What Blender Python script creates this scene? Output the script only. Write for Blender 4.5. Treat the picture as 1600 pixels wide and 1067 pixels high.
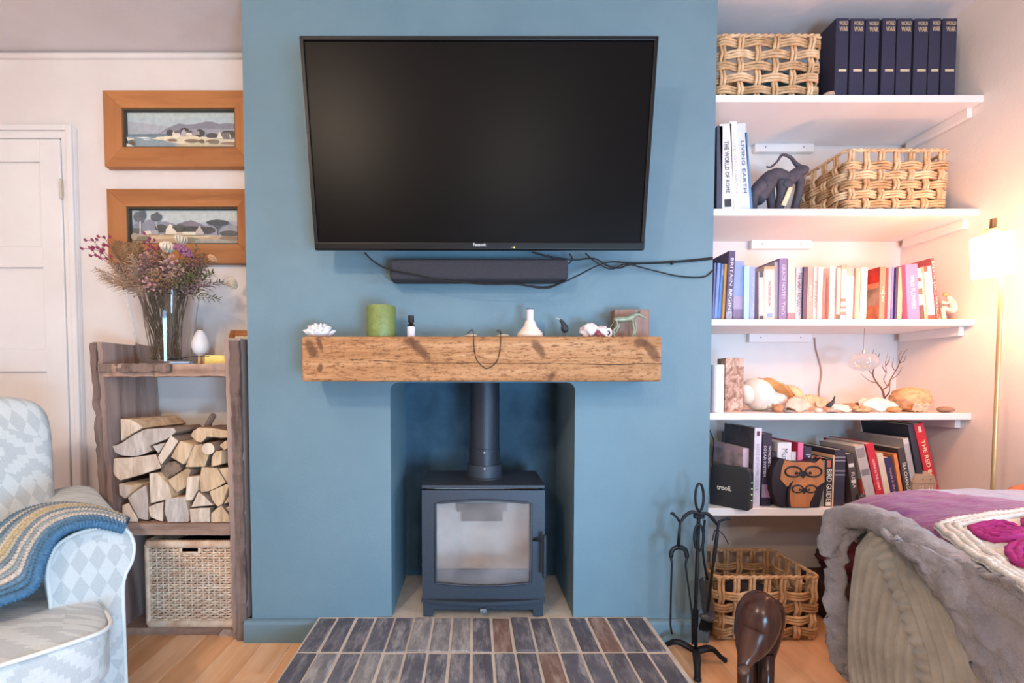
import bpy, bmesh, math, random
from mathutils import Vector, Matrix, Euler, noise
random.seed(7)
sc = bpy.context.scene
for o in list(bpy.data.objects):
    bpy.data.objects.remove(o)
COL = sc.collection
PI = math.pi

# ------------------------------------------------------------------ camera
F_PX = 690.0; PPX = 740.0; PPY = 621.0; PITCH = math.radians(2.0)
CAM = Vector((0.0, -1.62, 0.963))
cam = bpy.data.cameras.new('camera')
cam.sensor_fit = 'HORIZONTAL'; cam.sensor_width = 36.0
cam.lens = F_PX / 1600.0 * 36.0
cam.shift_x = (800.0 - PPX) / 1600.0
cam.shift_y = (PPY - 533.5) / 1600.0
cam.clip_start = 0.02
cam_o = bpy.data.objects.new('camera', cam); COL.objects.link(cam_o)
cam_o.location = CAM; cam_o.rotation_euler = (PI / 2 - PITCH, 0, 0)
sc.camera = cam_o

# ------------------------------------------------------------------ world, lights, exposure
world = bpy.data.worlds.new('world'); sc.world = world
world.use_nodes = True
bg = world.node_tree.nodes['Background']
bg.inputs[0].default_value = (0.84, 0.92, 1.0, 1); bg.inputs[1].default_value = 0.22

def area_light(name, loc, target, size, size_y, power, color):
    l = bpy.data.lights.new(name, 'AREA'); l.shape = 'RECTANGLE'
    l.size = size; l.size_y = size_y; l.energy = power; l.color = color
    o = bpy.data.objects.new(name, l); COL.objects.link(o)
    o.location = loc
    o.rotation_euler = (Vector(target) - Vector(loc)).to_track_quat('-Z', 'Y').to_euler()
    return o
# daylight through the window in the right hand wall, beside the sofa (out of frame)
area_light('window_daylight', (1.80, -1.50, 1.08), (-.45, 0.1, 0.55), 0.55, 0.7, 32, (0.34, 0.66, 1.0))
# added blue fill light low behind the camera, cools the hearth and lower breast
area_light('low_blue_fill', (.9, -2.7, 0.36), (-.6, 0, 0.22), .8, 0.6, 74, (0.34, 0.66, 1.0))
def point_light(name, loc, power, color, r):
    l = bpy.data.lights.new(name, 'POINT'); l.energy = power; l.color = color; l.shadow_soft_size = r
    o = bpy.data.objects.new(name, l); COL.objects.link(o); o.location = loc; return o
# two ceiling pendants in the room behind the camera
point_light('ceiling_pendant', (-.95, -2.10, 2.07), 64, (1.0, .80, .60), .05)
point_light('ceiling_pendant', (.40, -3.30, 2.02), 52, (1.0, .90, .80), .07)

vs = sc.view_settings
vs.view_transform = 'Standard'; vs.look = 'None'; vs.gamma = 1.0; vs.exposure = -0.02
vs.use_curve_mapping = False
sc.display_settings.display_device = 'sRGB'

# ------------------------------------------------------------------ helpers
FWD = Vector((0, math.cos(PITCH), -math.sin(PITCH))); UP = Vector((0, math.sin(PITCH), math.cos(PITCH)))
def ray(px, py):
    return FWD + Vector(((px - PPX) / F_PX, 0, 0)) + UP * ((PPY - py) / F_PX)
def P(px, py, Y):
    """world point seen at photo pixel (px, py) at depth plane Y"""
    d = ray(px, py); return CAM + d * ((Y - CAM.y) / d.y)
def PZ(px, py, z):
    d = ray(px, py); return CAM + d * ((z - CAM.z) / d.z)
def srgb(h, k=1.0):
    if isinstance(h, str):
        h = h.lstrip('#'); c = [int(h[i:i + 2], 16) / 255 for i in (0, 2, 4)]
    else:
        c = [v / 255 for v in h]
    return tuple(k * (v / 12.92 if v <= 0.04045 else ((v + 0.055) / 1.055) ** 2.4) for v in c) + (1.0,)

class NT:
    def __init__(s, name):
        s.m = bpy.data.materials.new(name); s.m.use_nodes = True
        s.t = s.m.node_tree; s.b = s.t.nodes['Principled BSDF']
    def n(s, typ, **kw):
        nd = s.t.nodes.new(typ)
        for k, v in kw.items():
            if k in nd.inputs: nd.inputs[k].default_value = v
            else: setattr(nd, k, v)
        return nd
    def l(s, a, b): s.t.links.new(a, b)
    def coord(s, scale=(1, 1, 1), out='Object', rand=True):
        tc = s.n('ShaderNodeTexCoord'); mp = s.n('ShaderNodeMapping'); mp.inputs['Scale'].default_value = scale
        s.l(tc.outputs[out], mp.inputs['Vector'])
        if rand:
            oi = s.n('ShaderNodeObjectInfo'); mm = s.n('ShaderNodeVectorMath', operation='SCALE')
            cb = s.n('ShaderNodeCombineXYZ')
            for i in range(3): s.l(oi.outputs['Random'], cb.inputs[i])
            s.l(cb.outputs[0], mm.inputs[0]); mm.inputs['Scale'].default_value = 13.7
            s.l(mm.outputs[0], mp.inputs['Location'])
        return mp.outputs[0]
    def noise(s, vec, scale, detail=4, rough=0.55, dist=0.0):
        nz = s.n('ShaderNodeTexNoise'); nz.inputs['Scale'].default_value = scale; nz.inputs['Detail'].default_value = detail
        nz.inputs['Roughness'].default_value = rough; nz.inputs['Distortion'].default_value = dist
        if vec is not None: s.l(vec, nz.inputs['Vector'])
        return nz.outputs['Fac']
    def ramp(s, fac, stops, interp='LINEAR'):
        r = s.n('ShaderNodeValToRGB'); cr = r.color_ramp; cr.interpolation = interp
        while len(cr.elements) < len(stops): cr.elements.new(0.5)
        for e, (p, c) in zip(cr.elements, stops): e.position = p; e.color = c
        s.l(fac, r.inputs[0]); return r.outputs[0]
    def mix(s, fac, a, b, blend='MIX'):
        m = s.n('ShaderNodeMix'); m.data_type = 'RGBA'; m.blend_type = blend
        for v, i in ((fac, 0), (a, 6), (b, 7)):
            if hasattr(v, 'links'): s.l(v, m.inputs[i])
            else: m.inputs[i].default_value = v
        return m.outputs[2]
    def bump(s, h, strength=0.3, dist=0.01):
        b = s.n('ShaderNodeBump'); b.inputs['Strength'].default_value = strength; b.inputs['Distance'].default_value = dist
        s.l(h, b.inputs['Height']); s.l(b.outputs[0], s.b.inputs['Normal'])
    def set(s, **kw):
        for k, v in kw.items():
            k = {'spec': 'Specular IOR Level', 'rough': 'Roughness', 'metal': 'Metallic', 'color': 'Base Color', 'trans': 'Transmission Weight',
                 'alpha': 'Alpha', 'ior': 'IOR', 'sheen': 'Sheen Weight', 'coat': 'Coat Weight', 'emit': 'Emission Color', 'es': 'Emission Strength'}[k]
            if hasattr(v, 'links'): s.l(v, s.b.inputs[k])
            else: s.b.inputs[k].default_value = v
        return s.m
MATS = {}
def plain(col, rough=0.6, metal=0.0, var=0.12, nscale=30, bump=0.0, spec=0.4, name=None):
    """paint, paper, plastic, stone ...: one colour with a little procedural variation"""
    c = srgb(col) if not (isinstance(col, tuple) and len(col) == 4) else col
    key = (c, rough, metal, var, nscale, bump, spec)
    if key in MATS: return MATS[key]
    t = NT(name or 'paint')
    v = t.coord(); f = t.noise(v, nscale, 3)
    dk = tuple(x * (1 - var) for x in c[:3]) + (1,); lt = tuple(min(1, x * (1 + var)) for x in c[:3]) + (1,)
    t.set(color=t.ramp(f, [(0.3, dk), (0.7, lt)]), rough=rough, metal=metal, spec=spec)
    if bump: t.bump(f, bump, 0.005)
    MATS[key] = t.m; return t.m
def wood(name, light, dark, axis='X', scale=1.0, rough=0.6, knots=0.0, bump=0.25, streak=26, mid=None, knot_col=None):
    """long-grained wood; axis = grain direction in object space"""
    t = NT(name)
    s = {'X': (1.2, streak, streak), 'Y': (streak, 1.2, streak), 'Z': (streak, streak, 1.2)}[axis]
    s = tuple(v * scale for v in s)
    v = t.coord(s); f1 = t.noise(v, 1.0, 6, 0.65, 0.6)
    v2 = t.coord(tuple(x * 0.12 if x > 2 * scale else x * 0.8 for x in s)); f2 = t.noise(v2, 1.0, 3, 0.5, 0.4)
    L, D = srgb(light), srgb(dark)
    c1 = t.ramp(f1, [(0.28, D), (0.48, srgb(mid) if mid else tuple((a * .65 + b * .35) for a, b in zip(L, D))), (0.72, L)])
    c2 = t.ramp(f2, [(0.3, (0.72, 0.68, 0.66, 1)), (0.65, (1.06, 1.04, 1.02, 1))])
    c = t.mix(0.8, c1, c2, 'MULTIPLY')
    if knots:
        vk = t.coord(tuple(x * 0.16 if x > 2 * scale else x * 1.6 for x in s))
        vo = t.n('ShaderNodeTexVoronoi'); vo.inputs['Scale'].default_value = 1.6; t.l(vk, vo.inputs['Vector'])
        kf = t.ramp(vo.outputs['Distance'], [(0.03 * knots, (1, 1, 1, 1)), (0.13 * knots, (0, 0, 0, 1))])
        c = t.mix(kf, c, srgb(knot_col) if knot_col else tuple(x * 0.45 for x in D[:3]) + (1,))
    t.set(color=c, rough=rough, spec=0.35); t.bump(f1, bump, 0.004)
    return t.m

class MB:
    """collects shapes; build() links them as ONE mesh object"""
    def __init__(s): s.v = []; s.f = []; s.mi = []; s.cur = 0
    def add(s, vs, fs):
        b = len(s.v); s.v += [tuple(x) for x in vs]; s.f += [tuple(i + b for i in f) for f in fs]; s.mi += [s.cur] * len(fs)
        return s
    def box(s, c, d, rot=None):
        hx, hy, hz = d[0] / 2, d[1] / 2, d[2] / 2
        vs = [Vector((x, y, z)) for x in (-hx, hx) for y in (-hy, hy) for z in (-hz, hz)]
        if rot is not None: vs = [rot @ v for v in vs]
        c = Vector(c); vs = [v + c for v in vs]
        return s.add(vs, [(0, 1, 3, 2), (4, 6, 7, 5), (0, 4, 5, 1), (2, 3, 7, 6), (0, 2, 6, 4), (1, 5, 7, 3)])
    def bb(s, x0, x1, y0, y1, z0, z1):
        return s.box(((x0 + x1) / 2, (y0 + y1) / 2, (z0 + z1) / 2), (abs(x1 - x0), abs(y1 - y0), abs(z1 - z0)))
    def tube(s, pts, r, n=8, caps=True, closed=False, flat=1.0):
        pts = [Vector(p) for p in pts]; N = len(pts)
        rs = r if isinstance(r, (list, tuple)) else [r] * N
        vs = []; up = None
        for i in range(N):
            if closed: t = pts[(i + 1) % N] - pts[i - 1]
            else: t = pts[min(i + 1, N - 1)] - pts[max(i - 1, 0)]
            if t.length < 1e-9: t = Vector((0, 0, 1))
            t.normalize()
            if up is None:
                a = Vector((0, 0, 1)) if abs(t.z) < 0.9 else Vector((1, 0, 0))
                u = (a - t * a.dot(t)).normalized()
            else:
                u = up - t * up.dot(t)
                u = u.normalized() if u.length > 1e-6 else t.orthogonal().normalized()
            up = u; w = t.cross(u)
            for k in range(n):
                a = 2 * PI * k / n
                vs.append(pts[i] + u * (math.cos(a) * rs[i] * flat) + w * (math.sin(a) * rs[i]))
        fs = []
        for i in range(N if closed else N - 1):
            j = (i + 1) % N
            for k in range(n):
                k2 = (k + 1) % n
                fs.append((i * n + k, i * n + k2, j * n + k2, j * n + k))
        if caps and not closed:
            fs.append(tuple(reversed(range(n)))); fs.append(tuple((N - 1) * n + k for k in range(n)))
        return s.add(vs, fs)
    def lathe(s, prof, c=(0, 0, 0), n=24, rot=None, sx=1.0, sy=1.0, closed_ends=True):
        c = Vector(c); vs = []; fs = []
        for (r, z) in prof:
            for k in range(n):
                a = 2 * PI * k / n; v = Vector((r * math.cos(a) * sx, r * math.sin(a) * sy, z))
                if rot is not None: v = rot @ v
                vs.append(v + c)
        for i in range(len(prof) - 1):
            for k in range(n):
                k2 = (k + 1) % n; fs.append((i * n + k, i * n + k2, (i + 1) * n + k2, (i + 1) * n + k))
        if closed_ends:
            fs.append(tuple(reversed(range(n)))); m = (len(prof) - 1) * n; fs.append(tuple(m + k for k in range(n)))
        return s.add(vs, fs)
    def ball(s, c, r, n=12, m=8, rot=None):
        if not isinstance(r, (tuple, list)): r = (r, r, r)
        c = Vector(c); vs = []; fs = []
        for i in range(m + 1):
            th = PI * i / m
            for k in range(n):
                a = 2 * PI * k / n
                v = Vector((r[0] * math.sin(th) * math.cos(a), r[1] * math.sin(th) * math.sin(a), -r[2] * math.cos(th)))
                if rot is not None: v = rot @ v
                vs.append(v + c)
        for i in range(m):
            for k in range(n):
                k2 = (k + 1) % n; fs.append((i * n + k, i * n + k2, (i + 1) * n + k2, (i + 1) * n + k))
        return s.add(vs, fs)
    def prism(s, poly, ext, poly2=None):
        """poly: 3D points of one face (any winding); ext: vector; poly2 optional other end"""
        poly = [Vector(p) for p in poly]; n = len(poly); ext = Vector(ext)
        back = [Vector(p) for p in poly2] if poly2 else [p + ext for p in poly]
        nrm = Vector((0, 0, 0))
        for i in range(n):
            a, b = poly[i], poly[(i + 1) % n]; nrm += a.cross(b)
        if nrm.dot(back[0] - poly[0]) > 0: poly = poly[::-1]; back = back[::-1]
        fs = [tuple(range(n)), tuple(reversed(range(n, 2 * n)))]
        b0 = len(s.f)
        s.add(poly + back, fs + [(i, n + i, n + (i + 1) % n, (i + 1) % n) for i in range(n)])
        return s
    def grid(s, fn, nu, nv, cu=False, cv=False):
        vs = [fn(i / (nu if cu else nu - 1), j / (nv if cv else nv - 1)) for i in range(nu) for j in range(nv)]
        fs = []
        for i in range(nu if cu else nu - 1):
            for j in range(nv if cv else nv - 1):
                i2, j2 = (i + 1) % nu, (j + 1) % nv
                fs.append((i * nv + j, i2 * nv + j, i2 * nv + j2, i * nv + j2))
        return s.add(vs, fs)
    def build(s, name, mats, parent=None, smooth=False, bevel=0.0, bseg=2, sub=0, origin=None, solid=0.0, angle=35):
        me = bpy.data.meshes.new(name)
        vs = s.v
        if origin is not None: vs = [(x - origin[0], y - origin[1], z - origin[2]) for x, y, z in vs]
        me.from_pydata(vs, [], s.f); me.update()
        if not isinstance(mats, (list, tuple)): mats = [mats]
        for m in mats: me.materials.append(m)
        if len(mats) > 1: me.polygons.foreach_set('material_index', s.mi)
        if smooth:
            me.polygons.foreach_set('use_smooth', [True] * len(me.polygons))
            if smooth == 'auto': me.set_sharp_from_angle(angle=math.radians(angle))
        o = bpy.data.objects.new(name, me); COL.objects.link(o)
        if origin is not None: o.location = origin
        if parent is not None:
            o.parent = parent
            if origin is None: o.matrix_parent_inverse = Matrix.Translation(-parent.location) if parent.type == 'EMPTY' and parent.rotation_euler.z == 0 else parent.matrix_basis.inverted()
            else:
                o.matrix_parent_inverse = Matrix.Translation(-parent.location) if parent.rotation_euler.z == 0 else parent.matrix_basis.inverted()
        if solid:
            md = o.modifiers.new('thickness', 'SOLIDIFY'); md.thickness = solid; md.offset = 0
        if bevel:
            md = o.modifiers.new('bevel', 'BEVEL'); md.width = bevel; md.segments = bseg; md.limit_method = 'ANGLE'; md.angle_limit = math.radians(40)
        if sub:
            md = o.modifiers.new('sub', 'SUBSURF'); md.levels = sub; md.render_levels = sub
        return o
def tag(o, label=None, cat=None, group=None, kind=None):
    if label: o['label'] = label
    if cat: o['category'] = cat
    if group: o['group'] = group
    if kind: o['kind'] = kind
    return o
def thing(name, label, cat, loc=(0, 0, 0), group=None):
    o = bpy.data.objects.new(name, None); COL.objects.link(o); o.location = loc; o.empty_display_size = 0.02
    return tag(o, label, cat, group)
def inst(src, parent=None, loc=None, name=None, rot=None):
    c = src.copy(); COL.objects.link(c)
    if parent is not None: c.parent = parent
    if loc is not None: c.location = loc
    if rot is not None: c.rotation_euler = rot
    if name: c.name = name
    return c
def spline(pts, n=8, closed=False):
    """Catmull-Rom through pts"""
    pts = [Vector(p) for p in pts]; out = []; N = len(pts)
    for i in range(N if closed else N - 1):
        if closed: p0, p1, p2, p3 = pts[i - 1], pts[i], pts[(i + 1) % N], pts[(i + 2) % N]
        else: p0, p1, p2, p3 = pts[max(i - 1, 0)], pts[i], pts[i + 1], pts[min(i + 2, N - 1)]
        for k in range(n):
            t = k / n
            out.append(0.5 * ((2 * p1) + (p2 - p0) * t + (2 * p0 - 5 * p1 + 4 * p2 - p3) * t * t + (3 * p1 - p0 - 3 * p2 + p3) * t ** 3))
    if not closed: out.append(pts[-1])
    return out
def lettering(text, size, mat, parent, mtx, name='lettering', width=None, extrude=0.0004, bold=0.0):
    cu = bpy.data.curves.new(name, 'FONT'); cu.body = text; cu.size = size; cu.align_x = 'CENTER'; cu.align_y = 'CENTER'
    cu.resolution_u = 2; cu.extrude = extrude; cu.offset = bold
    tmp = bpy.data.objects.new(name, cu); COL.objects.link(tmp)
    bpy.context.view_layer.update()
    me = bpy.data.meshes.new_from_object(tmp.evaluated_get(bpy.context.evaluated_depsgraph_get()))
    bpy.data.objects.remove(tmp); bpy.data.curves.remove(cu)
    if width:
        xs = [v.co.x for v in me.vertices]
        if xs:
            k = width / max(1e-6, max(xs) - min(xs)); me.transform(Matrix.Diagonal((k, 1, 1, 1)))
    me.transform(mtx); me.materials.clear(); me.materials.append(mat)
    o = bpy.data.objects.new(name, me); COL.objects.link(o)
    if parent is not None:
        o.parent = parent; bpy.context.view_layer.update(); o.matrix_parent_inverse = parent.matrix_world.inverted()
    return o
FRONT = Matrix.Rotation(PI / 2, 4, 'X')           # text standing up, facing -Y
def n2(x, y, z=0.0): return noise.noise(Vector((x, y, z)))
# ------------------------------------------------------------------ the room
AY = 0.31                                   # depth of the alcoves behind the chimney breast face
ZC = P(250, 82, AY).z                       # ceiling height
XR = 1.845                                  # right wall
def paint_mat(name, col, col2, rough=0.65, bump=0.12, scale=3.0):
    t = NT(name); v = t.coord(rand=False); f = t.noise(v, scale, 5, 0.6); g = t.noise(v, 90, 3)
    t.set(color=t.ramp(f, [(0.35, srgb(col)), (0.65, srgb(col2))]), rough=rough, spec=0.3); t.bump(g, bump, 0.004); return t.m
M_wall = paint_mat('white_wall_paint', '#e3d8d2', '#eae0da')
M_ceil = paint_mat('ceiling_paint', '#d9cfcf', '#e0d7d6')
M_blue = paint_mat('blue_wall_paint', '#6a8490', '#718b96', 0.6, 0.2)
M_gloss = paint_mat('white_gloss_paint', '#e6dfdc', '#ece6e2', 0.4, 0.06)
M_shelf = paint_mat('shelf_paint', '#ece0dc', '#f2e8e4', 0.5, 0.06)
M_recess = paint_mat('dark_blue_paint', '#2f4657', '#48667a', 0.75, 0.3, 4)  # darker, mottled blue for the recess back
M_stone = paint_mat('mortar_bed', '#bfb4a6', '#d2c8ba', 0.9, 0.5, 14)
M_under = plain('#6b4a30', 0.9)

BL = P(386, 500, 0).x; BR = P(1112, 500, 0).x
m = MB(); m.bb(-2.75, BL + .05, AY, AY + .1, 0, ZC); m.bb(BR - .05, XR + .12, AY, AY + .1, 0, ZC)
o = m.build('wall_back', M_wall); tag(o, 'white plastered back wall of the alcoves', kind='structure')
o = MB().bb(XR, XR + .1, -4.4, AY, 0, ZC).build('wall_right', M_wall); tag(o, 'white right hand wall beside the shelves', kind='structure')
o = MB().bb(-2.85, -2.75, -4.4, AY, 0, ZC).build('wall_left', M_wall); tag(o, 'white left hand wall', kind='structure')
o = MB().bb(-2.85, XR + .1, -4.4, AY + .1, ZC, ZC + .1).build('ceiling', M_ceil); tag(o, 'white ceiling', kind='structure')
# chimney breast with the fire opening cut into it
BL = P(386, 500, 0).x; BR = P(1112, 500, 0).x
OL = P(611, 800, 0).x; OR = P(897, 800, 0).x; OT = 0.962; RD = 0.36
m = MB()
m.bb(BL, OL, 0, AY, 0, ZC); m.bb(OR, BR, 0, AY, 0, ZC); m.bb(OL, OR, 0, AY, OT, ZC); m.bb(BL + .05, OL, AY, RD + .05, 0, ZC); m.bb(OR, BR - .05, AY, RD + .05, 0, ZC); m.bb(OL, OR, AY, RD + .05, OT + .3, ZC)
o = m.build('wall_chimney_breast', M_blue); tag(o, 'blue painted chimney breast with the fire opening', kind='structure')
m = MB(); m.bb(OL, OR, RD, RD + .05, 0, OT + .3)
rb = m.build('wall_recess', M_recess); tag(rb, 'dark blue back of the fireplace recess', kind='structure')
# rounded plaster lip at the upper corners of the opening
m = MB()
for sx, xx in ((1, OL), (-1, OR)):
    pts = [(xx, 0, OT)] + [(xx + sx * .03 * (1 - math.sin(a)), 0, OT - .03 * (1 - math.cos(a))) for a in [PI / 2 * k / 6 for k in range(7)]]
    m.prism(pts, (0, .3, 0))
o = m.build('trim_1', M_blue); tag(o, 'rounded plaster corners of the fire opening', kind='structure')
# blue baseboard each side of the hearth
HZ = 0.088
HL = PZ(495, 968, HZ).x; HR = PZ(1011, 966, HZ).x
def baseboard(name, x0, x1, ret, lab):
    m = MB(); h = PZ(430, 971, 0).z; h = P(440, 971, -.022).z
    prof = [(0, 0), (-.022, 0), (-.022, h - .012), (-.018, h - .003), (-.010, h), (0, h)]
    m.prism([(x0, y, z) for y, z in prof], (x1 - x0, 0, 0))
    o = m.build(name, M_blue); tag(o, lab, kind='structure'); return o
baseboard('baseboard_left', BL - .022, HL - .002, 0, 'blue baseboard left of the hearth')
baseboard('baseboard_right', HR + .002, BR, 0, 'blue baseboard right of the hearth')
# bead where wall meets ceiling
m = MB(); m.tube([(-2.75, AY - .004, ZC - .018), (BL, AY - .004, ZC - .018)], .013, 8)
o = m.build('trim_2', M_wall, smooth=True); tag(o, 'plaster bead between wall and ceiling', kind='structure')

# floor: boards running towards the camera, pale filler in the joints
M_floor_sub = plain('#eed6bc', 0.7)
fl = MB().bb(-2.85, XR + .1, -4.4, AY + .1, -.05, -.0025).build('floor', M_floor_sub); tag(fl, 'sub floor with pale joints between pine boards', kind='structure')
M_pine = wood('pine_floor', '#fbd6b0', '#e4ac78', 'Y', 1.0, 0.32, 1.0, 0.08, 16, '#f2c498', '#8a482c')
M_pine2 = wood('pine_floor_warm', '#f2c196', '#d3955f', 'Y', 1.0, 0.32, 0.8, 0.08, 16, '#e6b07e', '#783c24')
xs = [-2.75]
while xs[-1] < XR - .13: xs.append(xs[-1] + random.choice([.11, .118, .125]))
xs.append(XR)
for i in range(len(xs) - 1):
    w = xs[i + 1] - xs[i]
    if xs[i] > -1.55 or True:
        cuts = [-4.4, -2.2 + random.uniform(-.3, .3), random.uniform(-1.1, -.15), AY]
        for j in range(3):
            if cuts[j + 1] < -2.4: continue
            y0, y1 = max(cuts[j], -4.4) + .0008, cuts[j + 1] - .0008
            g = .0019
            m = MB(); m.bb(xs[i] + g, xs[i + 1] - g, y0, y1, -.02, random.uniform(-.0006, .0003))
            m.build('plank', random.choice([M_pine, M_pine, M_pine2]), fl, bevel=.001, bseg=1, origin=((xs[i] + xs[i + 1]) / 2, (y0 + y1) / 2, 0))

# door in the left alcove
dx1 = P(107, 400, AY).x; dzt = P(60, 222, AY).z; dx0 = dx1 - .76
dr = MB().bb(dx0, dx1, AY - .012, AY - .002, .008, dzt).build('door_1', M_gloss); tag(dr, 'white painted panelled door', kind='structure')
# stiles, rails (proud of the recessed panels)
st = .088
m = MB(); m.bb(dx0, dx0 + st, AY - .026, AY - .012, .008, dzt); m.build('stile', M_gloss, dr, bevel=.003)
m = MB(); m.bb(dx1 - st, dx1, AY - .026, AY - .012, .008, dzt); m.build('stile', M_gloss, dr, bevel=.003)
rails = [(222, 257), (388, 420), (546, 581), (705, 745), (930, 1000)]
for a, b in rails:
    z1, z0 = P(50, a, AY).z, max(.008, P(50, b, AY).z)
    m = MB(); m.bb(dx0 + st, dx1 - st, AY - .026, AY - .012, z0, z1); m.build('rail', M_gloss, dr, bevel=.003)
for py in (300, 905):
    hz = P(105, py, AY).z
    h = MB().tube([(dx1 + .004, AY - .030, hz - .035), (dx1 + .004, AY - .030, hz + .035)], .006, 8)
    h.ball((dx1 + .004, AY - .030, hz + .038), .006, 8, 5); h.ball((dx1 + .004, AY - .030, hz - .038), .006, 8, 5)
    h.bb(dx1 - .006, dx1 + .010, AY - .029, AY - .0262, hz - .028, hz + .028)
    h.build('hinge', plain('#cfc4b4', .4, .3), dr, smooth='auto')
aw = .052
m = MB()
m.bb(dx1 + .003, dx1 + .003 + aw, AY - .022, AY, 0, dzt + .005 + aw); m.bb(dx0 - .05, dx1 + .003, AY - .022, AY, dzt + .005, dzt + .005 + aw)
m.bb(dx1 + .003 + aw * .55, dx1 + .003 + aw, AY - .034, AY - .022, 0, dzt + .005 + aw); m.bb(dx0 - .05, dx1 + .003 + aw * .55, AY - .034, AY - .022, dzt + .005 + aw * .55, dzt + .005 + aw)
o = m.build('trim_3', M_gloss, bevel=.004); tag(o, 'white architrave around the panelled door', kind='structure')

# the window the daylight comes through: frame on the right wall, out of the photograph
wn = MB().bb(XR - .03, XR - .012, -1.92, -1.08, .62, .68).build('window_1', M_gloss, bevel=.003); tag(wn, 'white sash window in the right wall', kind='structure')
for nm, b_ in (('window_rail', (-1.92, -1.08, 1.48, 1.54)), ('window_stile', (-1.92, -1.86, .68, 1.48)), ('window_stile', (-1.14, -1.08, .68, 1.48))):
    MB().bb(XR - .03, XR - .012, b_[0], b_[1], b_[2], b_[3]).build(nm, M_gloss, wn, bevel=.003)
# ------------------------------------------------------------------ hearth of bricks
hearth = thing('brick_hearth', 'raised hearth of dark bricks with pale mortar in front of the stove', 'hearth', ((HL + HR) / 2, -.3, 0))
m = MB(); m.bb(HL, HR, -.9, 0, 0, HZ - .003); m.build('mortar_bed', M_stone, hearth)
m = MB(); m.bb(OL - .02, OR + .02, 0, RD, 0, HZ - .004); o = m.build('floor_recess', M_stone); tag(o, 'pale stone floor of the fireplace recess', kind='structure')
def brick_mat(name, a, b, c):
    t = NT(name); v = t.coord((1, 1, 1)); f = t.noise(v, 9, 5, 0.7); g = t.noise(v, 70, 4, .7); w = t.noise(t.coord((1, .25, 1)), 26, 5, .75)
    c1 = t.ramp(f, [(0.3, srgb(a)), (0.7, srgb(b))]); c2 = t.mix(t.ramp(w, [(0.47, (0, 0, 0, 1)), (0.70, (.7, .7, .7, 1))]), c1, srgb(c))
    t.set(color=c2, rough=.75, spec=.35); t.bump(g, .5, .004); return t.m
MBR = [brick_mat('blue_brick', '#50515b', '#6c6d77', '#bdbab8'), brick_mat('grey_brick', '#6b6a70', '#8a8888', '#ccc8c2'),
       brick_mat('dark_brick', '#4a4a52', '#60606a', '#a8a5a5'), brick_mat('red_brick', '#6c554e', '#846a60', '#bcaea2')]
NB = 17; pitch = (HR - HL - .012) / NB; BLn = .205
for r in range(4):
    for i in range(NB):
        x0 = HL + .006 + i * pitch; y1 = -.008 - r * (BLn + .010) + random.uniform(-.002, .002); y0 = y1 - BLn
        w = pitch - random.uniform(.0065, .0095); dz = random.uniform(-.0015, .0025)
        m = MB(); m.bb(x0, x0 + w, y0, y1, HZ - .03, HZ + dz)
        tilt = random.uniform(-.008, .008)
        b = m.build('brick', MBR[random.choice([0, 0, 0, 1, 1, 2, 2, 0] if i < 9 else [0, 0, 1, 2, 2, 2, 1, 3])], hearth, bevel=.004, bseg=2, origin=(x0 + w / 2, (y0 + y1) / 2, HZ - .015))
        b.rotation_euler = (0, tilt, random.uniform(-.01, .01))
# stone chips along the hearth's left and right sides
# ------------------------------------------------------------------ wood burning stove
SX = P(755, 850, 0).x
M_iron = plain('#3d424b', .5, .35, .08, 140, .12, .4, 'stove_iron')
M_iron2 = plain('#32363e', .45, .4, .08, 120, .1, .4, 'flue_iron')
M_glass = NT('sooty_stove_glass')
_v = M_glass.coord((1, 1, 1), rand=False); _f = M_glass.noise(_v, 5, 2, .5, .2)
M_glass.set(color=M_glass.ramp(_f, [(.3, srgb('#a39896')), (.7, srgb('#c4b8b4'))]), rough=.25, spec=.5, alpha=M_glass.ramp(_f, [(.3, (.10, .10, .10, 1)), (.75, (.34, .34, .34, 1))]))
M_glass = M_glass.m
stove = thing('wood_stove', 'dark grey cast iron wood burning stove with glass door on the hearth', 'stove', (SX, .12, HZ))
sw = .226; zt = P(755, 757, 0).z; zb = P(755, 938, 0).z
yb = .255
z_door_top = P(755, 765, 0).z; z_base = P(755, 936, 0).z
wx = .176; wz1 = P(755, 785, 0).z; wz0 = P(755, 908, 0).z
def arch(z, x, up, bow=.012): return z + up * bow * (1 - (x / wx) ** 2)
# body shell: sides, back, floor, ceiling
m = MB()
m.bb(SX - sw, SX - sw + .012, .012, yb, z_base, zt - .012); m.bb(SX + sw - .012, SX + sw, .012, yb, z_base, zt - .012)
m.bb(SX - sw + .012, SX + sw - .012, yb - .012, yb, z_base, zt - .012)
m.bb(SX - sw + .012, SX + sw - .012, .012, yb - .012, z_base, z_base + .02)
m.build('firebox', M_iron, stove)
m = MB(); m.bb(SX - sw + .013, SX + sw - .013, yb - .04, yb - .0125, z_base + .02, zt - .02)
t = NT('firebrick_lining'); v = t.coord(rand=False); f = t.noise(v, 8, 4); t.set(color=t.ramp(f, [(.3, srgb('#d8c6ba')), (.7, srgb('#efe2d8'))]), rough=.9); M_fb = t.m
m.bb(SX - sw + .013, SX - sw + .03, .02, yb - .04, z_base + .02, zt - .02); m.bb(SX + sw - .03, SX + sw - .013, .02, yb - .04, z_base + .02, zt - .02)
m.build('firebrick_lining', M_fb, stove)
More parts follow.
